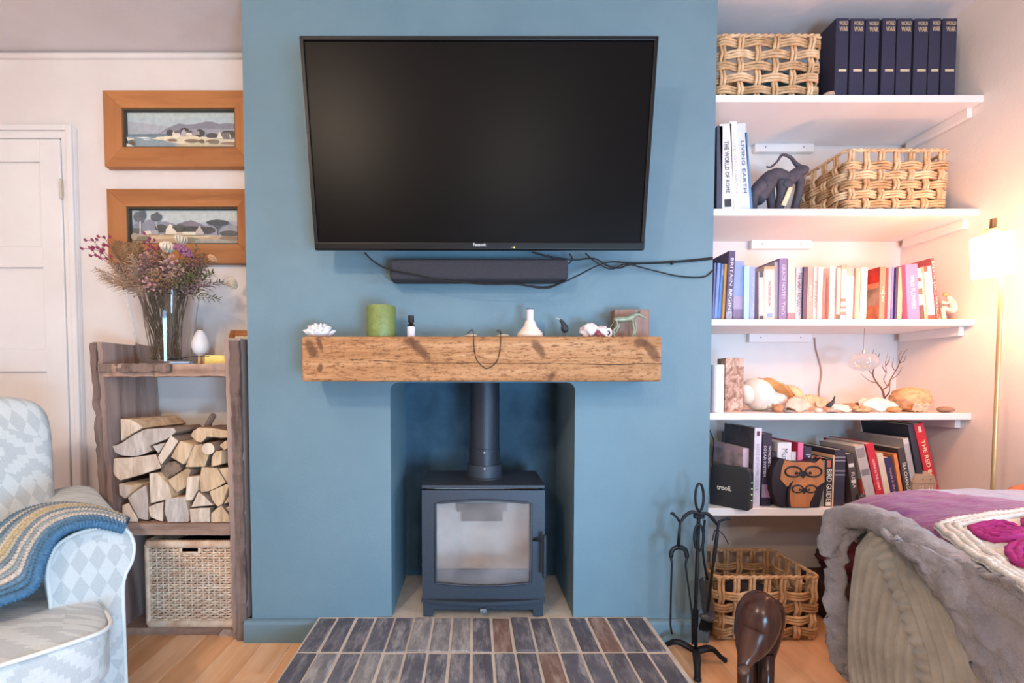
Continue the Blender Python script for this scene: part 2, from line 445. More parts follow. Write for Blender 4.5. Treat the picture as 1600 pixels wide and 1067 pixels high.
# baffle plates hanging inside
zq = P(755, 815, 0).z
m = MB(); m.bb(SX - .105, SX + .105, yb - .06, yb - .045, zq - .02, zq + .012); m.bb(SX - .085, SX + .085, yb - .06, yb - .045, zq - .06, zq - .02)
m.build('baffle', plain('#35302f', .8), stove)
m = MB(); m.bb(SX - .19, SX + .19, .03, .045, z_base + .02, wz0 + .03); m.build('log_bar', plain('#4a4a50', .6, .3), stove, bevel=.003)
m = MB(); m.grid(lambda u, v: Vector((SX - .19 + .38 * u, .05 + .16 * v, z_base + .03 + .012 * n2(u * 9, v * 5))), 20, 10); m.build('ash', plain('#cdbfb4', 1), stove, solid=.004)
# top plate: wider than the body, slightly overhanging
m = MB(); m.prism([(SX - .227, -.012, zt), (SX + .227, -.012, zt), (SX + .231, .26, zt), (SX - .231, .26, zt)], (0, 0, -.012)); m.build('top_plate', M_iron, stove, bevel=.003)
# door: frame with bowed window
m = MB(); N = 16
outer = [(-sw, z_base + .004), (sw, z_base + .004), (sw, z_door_top), (-sw, z_door_top)]
xs_ = [-wx + 2 * wx * i / N for i in range(N + 1)]
yf = -.012; yk = .010
def strip(za, zb2):
    for i in range(N):
        a, b = xs_[i], xs_[i + 1]
        m.prism([(SX + a, yf, za(a)), (SX + b, yf, za(b)), (SX + b, yf, zb2(b)), (SX + a, yf, zb2(a))], (0, yk - yf, 0))
strip(lambda x: arch(wz1, x, 1), lambda x: z_door_top)
strip(lambda x: z_base + .004, lambda x: arch(wz0, x, -1))
m.bb(SX - sw, SX - wx, yf, yk, z_base + .004, z_door_top); m.bb(SX + wx, SX + sw, yf, yk, z_base + .004, z_door_top)
door = m.build('stove_door', M_iron, stove)
# raised lip round the window
loop = [(SX + x, yf - .001, arch(wz1, x, 1)) for x in xs_] + [(SX + x, yf - .001, arch(wz0, x, -1)) for x in reversed(xs_)]
m = MB(); m.tube(loop, .0045, 6, closed=True); m.build('window_rim', M_iron, door, smooth=True)
m = MB(); pts = [(SX + x, yf + .006, arch(wz1, x, 1)) for x in xs_] + [(SX + x, yf + .006, arch(wz0, x, -1)) for x in reversed(xs_)]
m.prism(pts, (0, .004, 0)); m.build('glass_pane', M_glass, door)
# handle
hx = SX + sw - .006; hz1, hz0 = P(848, 836, -.05).z, P(848, 902, -.05).z
m = MB(); m.tube([(hx, -.052, hz0), (hx, -.052, hz1)], .0085, 10); m.build('door_handle', M_iron2, door, smooth='auto', bevel=.002)
m = MB(); m.tube([(hx - .035, -.014, hz1 - .03), (hx - .01, -.04, hz1 - .022), (hx, -.052, hz1 - .02)], .005, 8); m.build('handle_arm', M_iron2, door, smooth=True)
# lip, apron, legs
m = MB(); lip = [(SX - sw - .003, -.012)] + [(SX + x * 1.3, -.012 - .026 * (1 - (x / wx) ** 2)) for x in xs_] + [(SX + sw + .003, -.012), (SX + sw + .003, .05), (SX - sw - .003, .05)]
m.prism([(x, y, zb + .012) for x, y in lip], (0, 0, -.012)); m.build('ash_lip', M_iron, stove, bevel=.003)
za1 = zb; za0 = P(755, 952, 0).z
m = MB(); m.bb(SX - sw + .002, SX + sw - .002, -.002, .01, za0, za1); m.build('apron', M_iron, stove)
m = MB(); m.bb(SX - .012, SX + .012, -.016, -.002, za0 - .008, za0 + .008); m.lathe([(.005, 0), (.005, .006)], (SX, -.016, za0), 10, Matrix.Rotation(PI / 2, 3, 'X')); m.build('air_control', plain('#8e8f92', .4, .6), stove, bevel=.002)
for sx in (-1, 1):
    for y in (0.0, .2):
        m = MB(); x0 = SX + sx * (sw - .002)
        m.prism([(x0, y, za1), (x0 - sx * .05, y, za1), (x0 - sx * .042, y, za1 - .012), (x0 - sx * .036, y, HZ), (x0, y, HZ)], (0, .03, 0)); m.build('leg', M_iron, stove, bevel=.002)
m = MB(); m.bb(SX - sw + .003, SX + sw - .003, .03, yb, za0 + .005, z_base); m.build('ash_pan', M_iron2, stove)
# flue
FX = P(757, 700, .13).x; FY = .135
r1 = .5 * (P(781, 690, .13).x - P(734, 690, .13).x); r2 = .5 * (P(783, 730, .13).x - P(728, 730, .13).x)
zc1 = P(757, 724, .13).z; zj = P(757, 699, .13).z
m = MB(); m.lathe([(r2 + .004, 0), (r2 + .004, .006), (r2, .008), (r2 - .002, zc1 - zt)], (FX, FY, zt), 32); fl_c = m.build('flue_collar', M_iron, stove, smooth='auto')
m = MB(); m.lathe([(r1 + .002, 0), (r1 + .002, zj - zc1), (r1, zj - zc1 + .001), (r1, OT + .25 - zc1)], (FX, FY, zc1), 32); fp = m.build('flue_pipe', M_iron2, stove, smooth='auto')
for pz, rr, par in ((P(757, 707, .08).z, r1 + .002, fp), (P(757, 732, .08).z, r2, fl_c)):
    m = MB(); m.ball((FX - .002, FY - rr, pz), (.005, .003, .005), 8, 5); m.build('screw', plain('#b9b9bb', .3, .8), par, smooth=True)
# ------------------------------------------------------------------ mantel beam
MY = -.17; MB0 = P(471, 560, MY).x; MB1 = P(1034, 560, MY).x; MZ1 = P(750, 525.5, MY).z; MZ0 = P(750, 596, MY).z
def spotted_beam():
    t = NT('rough_sawn_pine'); v = t.coord((1.5, 20, 34), rand=False); f = t.noise(v, 1.0, 6, .7, .5)
    v2 = t.coord((26, 40, 110), rand=False); f2 = t.noise(v2, 1.6, 5, .8)
    c = t.ramp(f, [(.25, srgb('#96643c')), (.5, srgb('#b8855a')), (.75, srgb('#d2a67c'))])
    c = t.mix(t.ramp(f2, [(.40, (.8, .8, .8, 1)), (.49, (0, 0, 0, 1))]), c, srgb('#6e4228'))
    tc = t.n('ShaderNodeTexCoord')
    wn = t.noise(t.coord((9, 9, 9), rand=False), 3.0, 4, .7)
    for (px, py, rx, rz, ang) in [(486, 545, .020, .045, .5), (500, 538, .010, .035, .35), (655, 545, .018, .06, .75), (640, 535, .02, .03, 1.0), (842, 545, .018, .045, .65), (862, 588, .014, .03, -.7), (1018, 548, .02, .055, .7), (1000, 535, .03, .02, 0), (500, 575, .012, .02, -.3)]:
        p = P(px, py, MY)
        mp = t.n('ShaderNodeMapping', vector_type='TEXTURE')
        mp.inputs['Location'].default_value = (p.x - (MB0 + MB1) / 2, MY - MY / 2, p.z - (MZ0 + MZ1) / 2)
        mp.inputs['Rotation'].default_value = (0, -ang, 0); mp.inputs['Scale'].default_value = (rx, .25, rz)
        t.l(tc.outputs['Object'], mp.inputs['Vector'])
        ln = t.n('ShaderNodeVectorMath', operation='LENGTH'); t.l(mp.outputs[0], ln.inputs[0])
        ad = t.n('ShaderNodeMath', operation='MULTIPLY_ADD'); t.l(wn, ad.inputs[0]); ad.inputs[1].default_value = 1.0; t.l(ln.outputs['Value'], ad.inputs[2])
        hf = t.n('ShaderNodeMath', operation='MULTIPLY'); t.l(ad.outputs[0], hf.inputs[0]); hf.inputs[1].default_value = .5
        k = t.ramp(hf.outputs[0], [(.5, (.75, .75, .75, 1)), (.74, (0, 0, 0, 1))])
        c = t.mix(k, c, srgb('#5b3a28'))
    t.set(color=c, rough=.7, spec=.25); t.bump(f2, .5, .004); return t.m
M_beam = spotted_beam()
m = MB()
NX = 60; prof = []
def beam(u, v):
    x = MB0 + (MB1 - MB0) * u; a = v * 4; k = int(a) % 4; f = a - int(a)
    c = [(MY, MZ0), (MY, MZ1), (0, MZ1), (0, MZ0)]
    p, q = c[k], c[(k + 1) % 4]; y = p[0] + (q[0] - p[0]) * f; z = p[1] + (q[1] - p[1]) * f
    return Vector((x, y + (.0015 * n2(x * 20, z * 40) if y < -.01 else 0), z + (.0012 * n2(x * 7, y * 10) if z < MZ1 - .01 else 0)))
m.grid(beam, NX, 24, False, True)
b0 = len(m.v); m.f.append(tuple(range(24))); m.f.append(tuple(reversed(range((NX - 1) * 24, NX * 24)))); m.mi += [0, 0]
mantel = thing('mantel_beam', 'thick rough sawn pine mantel beam fixed above the stove', 'mantel', ((MB0 + MB1) / 2, MY / 2, (MZ0 + MZ1) / 2)); mantel['kind'] = 'thing'
m.build('beam', M_beam, mantel, bevel=.007, bseg=3, origin=((MB0 + MB1) / 2, MY / 2, (MZ0 + MZ1) / 2))
# the long drying crack and a few saw marks, as dark grooves
m = MB(); pts = [P(x, y, MY - .0008) for x, y in ((870, 568), (920, 569), (965, 569.5), (1000, 568), (1034, 568.5))]; m.tube(spline(pts, 6), [.0003] + [.0011] * 23 + [.0016], 5)
m.build('crack', plain('#2a1a12', .9), mantel)
m = MB(); pts = [P(x, y, MY - .0006) for x, y in ((545, 561), (600, 564), (660, 567), (740, 567), (800, 568), (860, 567))]; m.tube(spline(pts, 6), .0007, 5)
m.build('crack', plain('#4a2c1a', .9), mantel)

# ------------------------------------------------------------------ television, tilted towards the room
TYt, TYb = -.232, -.128
c_tl, c_tr, c_bl, c_br = P(470, 57, TYt), P(1027, 56, TYt), P(490.5, 391, TYb), P(1008, 391, TYb)
tc_ = (c_tl + c_tr + c_bl + c_br) / 4
tv_w = ((c_tr - c_tl).length + (c_br - c_bl).length) / 2
ux = Vector((1, 0, 0)); uz = ((c_tl + c_tr) / 2 - (c_bl + c_br) / 2); tv_h = uz.length; uz = uz.normalized(); un = uz.cross(ux)   # un points to the wall
R = Matrix((ux, un, uz)).transposed()
def tvp(x, y, z): return tc_ + R @ Vector((x, y, z))
M_tvb = plain('#0b0a0c', .4, .0, .05, 60, 0, .3, 'gloss_black'); M_tvk = plain('#101012', .6, 0, .05)
t = NT('tv_screen'); t.set(color=srgb('#080607'), rough=.36, spec=.12); M_screen = t.m
tv = thing('television', 'large black flat screen television tilted forward on the blue wall', 'television', tvp(0, .03, -tv_h / 2))
hw, hh = tv_w / 2, tv_h / 2; bz = .013; ch = .026
m = MB(); m.box(tvp(0, .016, 0), (tv_w - .004, .022, tv_h - .004), R); m.build('panel', M_tvk, tv, bevel=.003)
for nm, cx, cz, dx, dz in (('bezel', 0, hh - bz / 2, tv_w, bz), ('bezel', -hw + bz / 2, 0, bz, tv_h), ('bezel', hw - bz / 2, 0, bz, tv_h)):
    m = MB(); m.box(tvp(cx, .007, cz), (dx, .022, dz), R); m.build(nm, M_tvb, tv, bevel=.003)
m = MB(); m.box(tvp(0, .004, -hh + ch / 2), (tv_w - .002, .028, ch), R); chin = m.build('chin', M_tvb, tv, bevel=.005, bseg=3)
m = MB(); m.box(tvp(0, .0035, (ch - bz) / 2), (tv_w - 2 * bz + .002, .003, tv_h - bz - ch + .002), R); m.build('screen', M_screen, tv)
m = MB(); m.box(tvp(-hw - .0005, .010, 0), (.002, .014, tv_h * .995), R); m.build('edge_glint', plain('#9a9ea6', .25, .9), tv)  # pale metal strip stands in for light reflected off the left edge
m = MB(); m.box(tvp(0, .05, -.06), (tv_w * .62, .05, tv_h * .62), R); m.build('rear_housing', M_tvk, tv, bevel=.01)
m = MB(); m.bb(tc_.x - .2, tc_.x + .2, -.03, -.001, tc_.z - .16, tc_.z + .16); m.bb(tc_.x - .16, tc_.x - .12, -.11, -.03, tc_.z - .14, tc_.z + .14); m.bb(tc_.x + .12, tc_.x + .16, -.11, -.03, tc_.z - .14, tc_.z + .14); m.build('wall_bracket', M_tvk, tv)
lettering('Panasonic', .0145, plain('#c9c9cc', .4, .3), chin, Matrix.Translation(tvp(0, -.0108, -hh + ch * .62)) @ R.to_4x4() @ FRONT, width=.042, bold=.0002)
t = NT('standby_light'); t.set(color=(1, .5, .05, 1), emit=(1, .55, .1, 1), es=4.0)
m = MB(); q = tvp(.115, -.0105, -hh + ch * .3); m.ball(q, .0022, 8, 5); m.build('standby_light', t.m, chin)
m = MB(); m.box(tvp(.108, -.0105, -hh + ch * .3), (.006, .001, .002), R); m.build('sensor', plain('#8a8a90', .4), chin)

# ------------------------------------------------------------------ soundbar
sb_l, sb_r, sb_t, sb_b = P(608, 420, -.09).x, P(889, 420, -.09).x, P(750, 403.5, -.09).z, P(750, 437, -.09).z
t = NT('speaker_cloth'); v = t.coord((1, 1, 1)); f = t.noise(v, 500, 2); t.set(color=t.ramp(f, [(.3, srgb('#26252b')), (.7, srgb('#3d3c44'))]), rough=.9); t.bump(f, .4, .002); M_cloth = t.m
sb = thing('soundbar', 'slim charcoal cloth covered soundbar fixed below the television', 'speaker', ((sb_l + sb_r) / 2, -.05, sb_b))
m = MB(); m.bb(sb_l, sb_r, -.09, -.012, sb_b, sb_t); m.build('cloth_body', M_cloth, sb, bevel=.014, bseg=4)
m = MB(); m.bb(sb_l + .05, sb_r - .05, -.02, 0, sb_b + .012, sb_t - .012); m.build('mounting_plate', M_tvk, sb)

# ------------------------------------------------------------------ cables
M_cable = plain('#17161a', .5, 0, .05)
def cable(pts, r, label, name='cable', mat=None, group=None, nn=6):
    m = MB(); m.tube(spline(pts, nn), r, 6); o = m.build(name, mat or M_cable, smooth=True); return tag(o, label, 'cable', group)
def z5(x, y): return (440 + x * .3875, 380 + y * .3875)
def cz(pts): return [P(*z5(x, y), Y) for x, y, Y in pts]
cable(cz([(335, 38, -.10), (370, 72, -.10), (430, 104, -.10), (530, 124, -.10), (650, 149, -.10), (830, 166, -.10), (950, 166, -.10), (1060, 182, -.10), (1130, 160, -.095), (1200, 127, -.08), (1270, 92, -.06), (1330, 76, -.04), (1440, 80, -.03), (1600, 72, -.012), (1738, 58, -.004)]), .0026, 'black cable drooping across the front of the soundbar')
cable(cz([(1010, 36, -.08), (1090, 56, -.075), (1180, 66, -.07), (1260, 62, -.06), (1310, 88, -.045), (1360, 100, -.03), (1420, 84, -.02), (1600, 76, -.010), (1738, 63, -.006)]), .0030, 'thick black cable leaving the television towards the shelves')
cable(cz([(1225, 40, -.08), (1270, 78, -.06), (1330, 104, -.04), (1390, 84, -.03), (1480, 105, -.02), (1600, 132, -.008), (1700, 136, -.006), (1738, 110, -.006)]), .0026, 'black cable sagging lowest beside the shelves')
cable(cz([(1160, 42, -.06), (1172, 60, -.05), (1160, 80, -.045), (1130, 92, -.04)]), .0024, 'short black lead entering the top of the soundbar')
cable(cz([(950, 160, -.085), (1000, 172, -.088), (1060, 176, -.09), (1110, 165, -.09), (1140, 148, -.07)]), .0024, 'loose cable loop under the soundbar end')
m = MB(); q = P(*z5(1575, 78), -.012); m.box(q, (.006, .012, .014)); o = m.build('cable_tie', M_cable, bevel=.001); tag(o, 'small black tie holding the cable bundle', 'cable tie')

# ------------------------------------------------------------------ things on the mantel
YM = -.09
def base(px, Y=YM): p = P(px, 525, Y); return Vector((p.x, Y, MZ1))
def sc_(Y): return F_PX / (Y - CAM.y)
K = sc_(YM)
# white lotus tealight
q = base(500); M_por = plain('#f2eef0', .35, 0, .03)
lo = thing('lotus_tealight_holder', 'white porcelain lotus flower candle holder at the mantel end', 'candle holder', q)
rr = 25 / K; zh = 23 / K
for ring, (n, r0, r1, z1, wd) in enumerate([(9, .25, 1.0, .55, .42), (8, .2, .72, .82, .40), (6, .12, .42, .98, .34)]):
    for k in range(n):
        a = 2 * PI * (k + .5 * ring) / n
        def pet(u, v, a=a, r0=r0, r1=r1, z1=z1, wd=wd):
            t_ = u; w = math.sin(PI * min(1, .12 + .88 * t_) ** .8) ** .8 * wd * rr * (1 if t_ < .98 else .2)
            r = rr * (r0 + (r1 - r0) * t_ ** .7); z = zh * (.05 + (z1 - .05) * t_ ** 1.5); s = (v - .5) * 2
            x, y = r - abs(s) ** 2 * .18 * rr, s * w
            return q + Vector((x * math.cos(a) - y * math.sin(a), x * math.sin(a) + y * math.cos(a), z + abs(s) ** 2 * .04 * zh))
        m = MB(); m.grid(pet, 7, 5); m.build('petal', M_por, lo, smooth=True, solid=.0025)
m = MB(); m.lathe([(.3 * rr, 0), (.45 * rr, .06 * zh), (.4 * rr, .25 * zh), (.1, .25 * zh)][:3], q, 16); m.build('cup', M_por, lo, smooth=True)
m = MB(); q2 = base(530, -.07)
m.grid(lambda u, v: q2 + Vector(((u - .5) * .06, (v - .5) * .03, .001 + .006 * math.sin(PI * u) * math.sin(PI * v) * (1 + .3 * n2(u * 6, v * 6)))), 10, 8)
o = m.build('pebble_shell', plain('#e2b79c', .6), smooth=True); tag(o, 'small flat peach shell beside the white lotus', 'shell')
# green pillar candle
q = base(596, -.10); K2 = sc_(-.10); r = 22.7 / K2; h = P(596, 479, -.10).z - MZ1
t = NT('green_wax'); v = t.coord((1, 1, 1)); f = t.noise(v, 45, 5, .7, 1.5); t.set(color=t.ramp(f, [(.3, srgb('#66743a')), (.6, srgb('#7c8948')), (.75, srgb('#a2ac74'))]), rough=.42); t.bump(f, .4, .004)
cd = thing('pillar_candle', 'thick olive green pillar candle', 'candle', q)
m = MB(); m.lathe([(r * .97, 0), (r, .004), (r, h - .005), (r * .97, h), (r * .8, h - .002), (.004, h - .008)], q, 40); m.build('wax', t.m, cd, smooth='auto')
m = MB(); m.tube([q + Vector((0, 0, h - .009)), q + Vector((.001, 0, h + .002))], .0012, 6); m.build('wick', plain('#2b2622'), cd)
# oil bottle
q = base(642.5, -.11); K2 = sc_(-.11); r = 6.2 / K2; h = P(642, 493, -.11).z - MZ1
bt = thing('oil_bottle', 'tiny dark glass oil bottle with white label and black cap', 'bottle', q)
m = MB(); m.lathe([(r * .9, 0), (r, .002), (r, h * .55), (r * .5, h * .66), (r * .5, h * .72)], q, 20); m.build('glass_body', plain('#2a1712', .15), bt, smooth='auto')
m = MB(); m.lathe([(r * 1.02, h * .06), (r * 1.02, h * .5)], q, 20, closed_ends=False); m.build('paper_label', plain('#d9d4e0', .6, 0, .1, 200), bt, smooth=True)
m = MB(); m.lathe([(r * .72, h * .7), (r * .78, h * .72), (r * .78, h * .78), (r * .66, h * .79), (r * .74, h * .8), (r * .74, h * .99), (r * .6, h)], q, 20); m.build('cap', plain('#1a191c', .5), bt, smooth='auto')
# cord necklace hanging over the beam edge, its pendants lying on top
nk = thing('cord_necklace', 'thin dark cord necklace hanging over the middle of the mantel edge', 'necklace', (P(762, 545, MY).x, MY, MZ0 + .07))
m = MB(); pts = [P(728, 525, -.12) + Vector((0, 0, .004)), P(735, 517, -.155), P(738, 515, -.168), P(740, 523, MY - .007), P(741, 545, MY - .004), P(745, 562, MY - .004), P(756, 574, MY - .004), P(765, 574.5, MY - .004), P(776, 565, MY - .004), P(781, 548, MY - .004), P(782.5, 524, MY - .007), P(781, 516, -.168), P(777, 517, -.15), P(786, 522, -.12)]
m.tube(spline(pts, 6), .0014, 6); m.build('cord', plain('#3b281d', .7), nk, smooth=True)
for px in (736, 786):
    m = MB(); q = base(px, -.12); m.ball(q + Vector((0, 0, .007)), (.022, .016, .0066), 14, 7); m.build('pendant', plain('#c9b8a2', .5), nk, smooth=True)
# diffuser
q = base(828, -.09); h = P(828, 482, -.09).z - MZ1; r = 20.5 / K
df = thing('reed_diffuser', 'cream bell shaped ceramic diffuser with small bottle in its neck', 'diffuser', q)
m = MB(); m.lathe([(r * .8, 0), (r * .95, .05 * h), (r, .12 * h), (r * .92, .2 * h), (r * .72, .3 * h), (r * .5, .42 * h), (r * .38, .56 * h), (r * .34, .6 * h), (r * .25, .6 * h)], q, 32); m.build('ceramic_base', plain('#f0dccb', .45, 0, .03), df, smooth='auto')
m = MB(); m.lathe([(r * .27, .58 * h), (r * .27, .96 * h), (r * .24, .965 * h)], q, 20); m.build('bottle', plain('#e6cfd2', .3, 0, .1, 120), df, smooth='auto')
m = MB(); m.lathe([(r * .25, .96 * h), (r * .25, h)], q, 20); m.build('lid', plain('#4a5566', .4), df, smooth='auto')
# little dark bird
q = base(880, -.10); K2 = sc_(-.10)
bd = thing('bird_figurine', 'small dark metal bird figurine with pale raised beak on the mantel', 'figurine', q)
zz = lambda py: P(880, py, -.10).z
xx = lambda px: P(px, 510, -.10).x
m = MB(); m.tube(spline([(xx(882), -.10, zz(520)), (xx(882.5), -.10, zz(514)), (xx(880), -.10, zz(506)), (xx(876.5), -.10, zz(501)), (xx(875), -.10, zz(499))], 5), [.002, .006, .009, .0115, .0125, .013, .013, .012, .011, .0095, .008, .0075, .0065, .006, .006, .0055, .005, .0045, .004, .0035, .003][:21], 10); m.build('body', plain('#34363c', .5, .2, .2, 200, .3), bd, smooth=True)
m = MB(); m.tube([(xx(875), -.10, zz(499)), (xx(869), -.10, zz(496.5))], [.002, .0006], 6); m.build('beak', plain('#d8cfc0', .5), bd)
for dx in (-.004, .004):
    m = MB(); m.tube([(xx(881) + dx, -.10, zz(513)), (xx(882) + dx, -.10, MZ1)], .0012, 6); m.build('leg', plain('#55565c', .4, .5), bd)
# folded white coral / shell lump
q = base(928, -.10)
def lump(c, rx, ry, rz, seed, amp, fold=0.0, nu=28, nv=18):
    m = MB(); c = Vector(c)
    def f(u, v):
        th = PI * v; a = 2 * PI * u
        d = Vector((math.sin(th) * math.cos(a), math.sin(th) * math.sin(a), -math.cos(th)))
        k = 1 + amp * noise.noise(d * 1.9 + Vector((seed, 0, 0))) + amp * .5 * noise.noise(d * 4.5 + Vector((0, seed, 0)))
        if fold: k -= fold * max(0, math.sin(a * 3 + d.z * 3 + seed)) ** 4
        return c + Vector((d.x * rx * k, d.y * ry * k, max(-rz, d.z * rz * k)))
    m.grid(f, nu, nv, True, False); return m
M_coral = plain('#ead9d8', .5, 0, .06, 20)
cl = thing('folded_shell', 'pinkish white folded sea shell lying on the mantel', 'shell', q)
lump(q + Vector((-.018, 0, .026)), .034, .028, .026, 3, .25, .25).build('lobe', M_coral, cl, smooth=True)
m = lump(q + Vector((.026, .004, .022)), .026, .026, .022, 9, .3, .3); m.build('lobe', M_coral, cl, smooth=True)
m = MB(); c0 = q + Vector((.006, -.030, .012)); m.ball(c0, (.010, .006, .012), 12, 8); m.build('opening', plain('#8a3f45', .6), cl, smooth=True)
m = MB(); m.tube([q + Vector((.044 + .011 * math.cos(a), -.016, .017 + .013 * math.sin(a))) for a in [2 * PI * k / 14 for k in range(14)]], .0045, 7, closed=True); m.build('curled_lip', M_coral, cl, smooth=True)
# driftwood block and bronze animal
bl = P(957, 500, -.06).x; br = P(1013, 500, -.06).x; bt_ = P(985, 484, -.06).z
M_drift = wood('weathered_block', '#a5877a', '#5b4038', 'Z', 1.5, .85, 1.0, .8, 30)
m = MB(); m.prism([(bl + .004, -.075, MZ1), (br, -.075, MZ1), (br, -.075, bt_), (bl + .002, -.075, bt_ - .001)], (-.002, .045, 0)); o = m.build('driftwood_block', M_drift, bevel=.003, origin=((bl + br) / 2, -.05, MZ1)); tag(o, 'weathered square wooden block behind the animal figurine', 'wood block')
Yd = -.115; an = thing('animal_figurine', 'greenish bronze long legged animal figurine before the wooden block', 'figurine', P(982, 524, Yd))
M_bronze = plain('#8d9079', .4, .35, .2, 60)
def Q(x, y, dy=0): return P(780 + x * .16875, 470 + y * .16875, Yd + dy)
dz_ = MZ1 - Q(1070, 322).z
def W(x, y, dy=0): return Q(x, y, dy) + Vector((0, 0, dz_))
m = MB(); m.tube(spline([W(1065, 165), W(1090, 150), W(1130, 150), W(1180, 145), W(1225, 130), W(1250, 112), W(1280, 105)], 4), [.004] + [.0095] * 4 + [.011] * 8 + [.0125] * 6 + [.009] * 6, 10); m.build('body', M_bronze, an, smooth=True)
m = MB(); m.tube(spline([W(1270, 110), W(1295, 105), W(1325, 122), W(1365, 145)], 4), [.0055, .0065, .0065, .006, .0055, .005, .0045, .004, .0036, .003, .0028, .0025, .002], 8); m.build('head', M_bronze, an, smooth=True)
for dx in (0, 14):
    m = MB(); m.tube([W(1285 + dx, 100), W(1292 + dx, 62)], [.003, .0006], 6); m.build('ear', plain('#4a4c48', .5), an)
for pts, dy in (([(1085, 165), (1095, 210), (1060, 250), (1070, 322)], -.008), ([(1085, 165), (1110, 205), (1085, 255), (1060, 300), (1075, 322)], .008), ([(1235, 140), (1240, 200), (1250, 250), (1230, 322)], -.008), ([(1245, 140), (1265, 210), (1260, 260), (1248, 322)], .008)):
    m = MB(); pp = [W(x, y, dy) for x, y in pts]; pp[-1].z = MZ1; m.tube(spline(pp, 4), .0036, 7); m.build('leg', M_bronze, an, smooth=True)
m = MB(); m.tube(spline([W(1070, 155), W(1050, 190), W(1020, 235)], 4), .0012, 6); m.build('tail', M_bronze, an, smooth=True)
ORD = 'first second third fourth fifth sixth seventh eighth ninth tenth eleventh twelfth thirteenth fourteenth fifteenth sixteenth seventeenth eighteenth nineteenth'.split()
def ordn(i):
    if i < 19: return ORD[i]
    tens = {2: 'twent', 3: 'thirt', 4: 'fort'}[(i + 1) // 10]; u = (i + 1) % 10
    return tens + 'ieth' if u == 0 else tens + 'y-' + ORD[u - 1]
# ------------------------------------------------------------------ rustic log shelf in the left alcove
M_rw = wood('weathered_timber', '#c4aaa0', '#7a6158', 'Z', .8, .8, .5, .5, 22, '#a78d83', '#5a4238')
M_rwx = wood('weathered_timber_flat', '#cba994', '#7d5e4e', 'X', .8, .75, .4, .5, 22, '#b08f7c', '#5a4238')
M_bark = wood('bark_edge', '#937b70', '#463831', 'Z', 2.2, .95, 0, 1.0, 14)
def rough_box(x0, x1, y0, y1, z0, z1, n=(2, 2, 2), amp=(0, 0, 0), seed=0, freq=9, lean=(0, 0)):
    """subdivided box; amp moves faces in x, y, z by noise; lean = x shift per metre of z, per metre of y"""
    m = MB(); nx, ny, nz = n
    idx = {}; vs = []
    for i in range(nx + 1):
        for j in range(ny + 1):
            for k in range(nz + 1):
                if 0 < i < nx and 0 < j < ny and 0 < k < nz: continue
                p = Vector((x0 + (x1 - x0) * i / nx, y0 + (y1 - y0) * j / ny, z0 + (z1 - z0) * k / nz))
                q = p * freq + Vector((seed, seed * 2.1, 0))
                d = Vector((amp[0] * (1 if i in (0, nx) else 0) * (noise.noise(q) + .5 * noise.noise(q * 3)), amp[1] * (1 if j == 0 else 0) * (noise.noise(q + Vector((9, 0, 0))) + .6 * noise.noise(q * 3.1)), amp[2] * (1 if k in (0, nz) else 0) * (noise.noise(q + Vector((0, 9, 0))) + .5 * noise.noise(q * 3))))
                p = p + d; p.x += lean[0] * (p.z - z0) + lean[1] * (p.y - y0)
                idx[i, j, k] = len(vs); vs.append(p)
    fs = []
    for a in range(nx):
        for b in range(ny):
            for k, fl_ in ((0, True), (nz, False)):
                f = (idx[a, b, k], idx[a + 1, b, k], idx[a + 1, b + 1, k], idx[a, b + 1, k]); fs.append(f[::-1] if fl_ else f)
        for c in range(nz):
            for j, fl_ in ((0, False), (ny, True)):
                f = (idx[a, j, c], idx[a + 1, j, c], idx[a + 1, j, c + 1], idx[a, j, c + 1]); fs.append(f[::-1] if fl_ else f)
    for b in range(ny):
        for c in range(nz):
            for i, fl_ in ((0, True), (nx, False)):
                f = (idx[i, b, c], idx[i, b + 1, c], idx[i, b + 1, c + 1], idx[i, b, c + 1]); fs.append(f[::-1] if fl_ else f)
    return m.add(vs, fs)
SY0, SY1 = .02, .296
lx_b = P(180, 990, SY0).x; lx_t = P(150, 540, SY0).x; pz_t = P(155, 534, SY0).z
lean = (lx_t - lx_b) / pz_t
shelf = thing('log_shelf', 'rustic weathered timber log store shelf in the left alcove', 'shelf', ((lx_b - .85) / 2, .15, 0))
LT = .034
m = rough_box(lx_b - .012, lx_b - .012 + LT, SY0, SY1, 0, pz_t, (1, 6, 60), (.0, .006, .002), 3, 14, (lean, 0)); sp_ = m.build('side_panel', M_rw, shelf, smooth='auto')
m = rough_box(lx_b - .018, lx_b + .004, SY0 - .008, SY0 + .006, 0, pz_t - .004, (1, 1, 70), (.004, .007, 0), 8, 22, (lean, 0)); m.build('bark_edge', M_bark, sp_)
rx1 = P(388, 700, SY0).x - .004; rx0 = P(363, 700, SY0).x; rz_t = P(370, 529, SY0).z
m = rough_box(rx0, rx1, SY0 - .02, SY1, 0, rz_t, (1, 6, 60), (.002, .008, .002), 5, 14, (-.01, 0)); sp_ = m.build('side_panel', M_rw, shelf, smooth='auto')
m = rough_box(rx0 + .022, rx1 + .001, SY0 - .028, SY0 - .014, 0, rz_t - .01, (1, 1, 70), (.003, .006, 0), 12, 22, (-.01, 0)); m.build('bark_edge', M_bark, sp_)
def lxi(z): return lx_b - .012 + LT + lean * z
def shelf_board(py_t, py_b, Y0, seed, amp, over=0.0):
    z1, z0 = P(270, py_t, Y0).z, P(270, py_b, Y0).z
    m = rough_box(lxi(z1) - .0 - over, rx0, Y0, SY1 - .004, z0, z1, (60, 3, 2), (0, amp, amp * .25), seed, 20); m.build('shelf_board', M_rwx, shelf, smooth='auto'); return z1
z_top = shelf_board(568.5, 588, .012, 21, .014); 
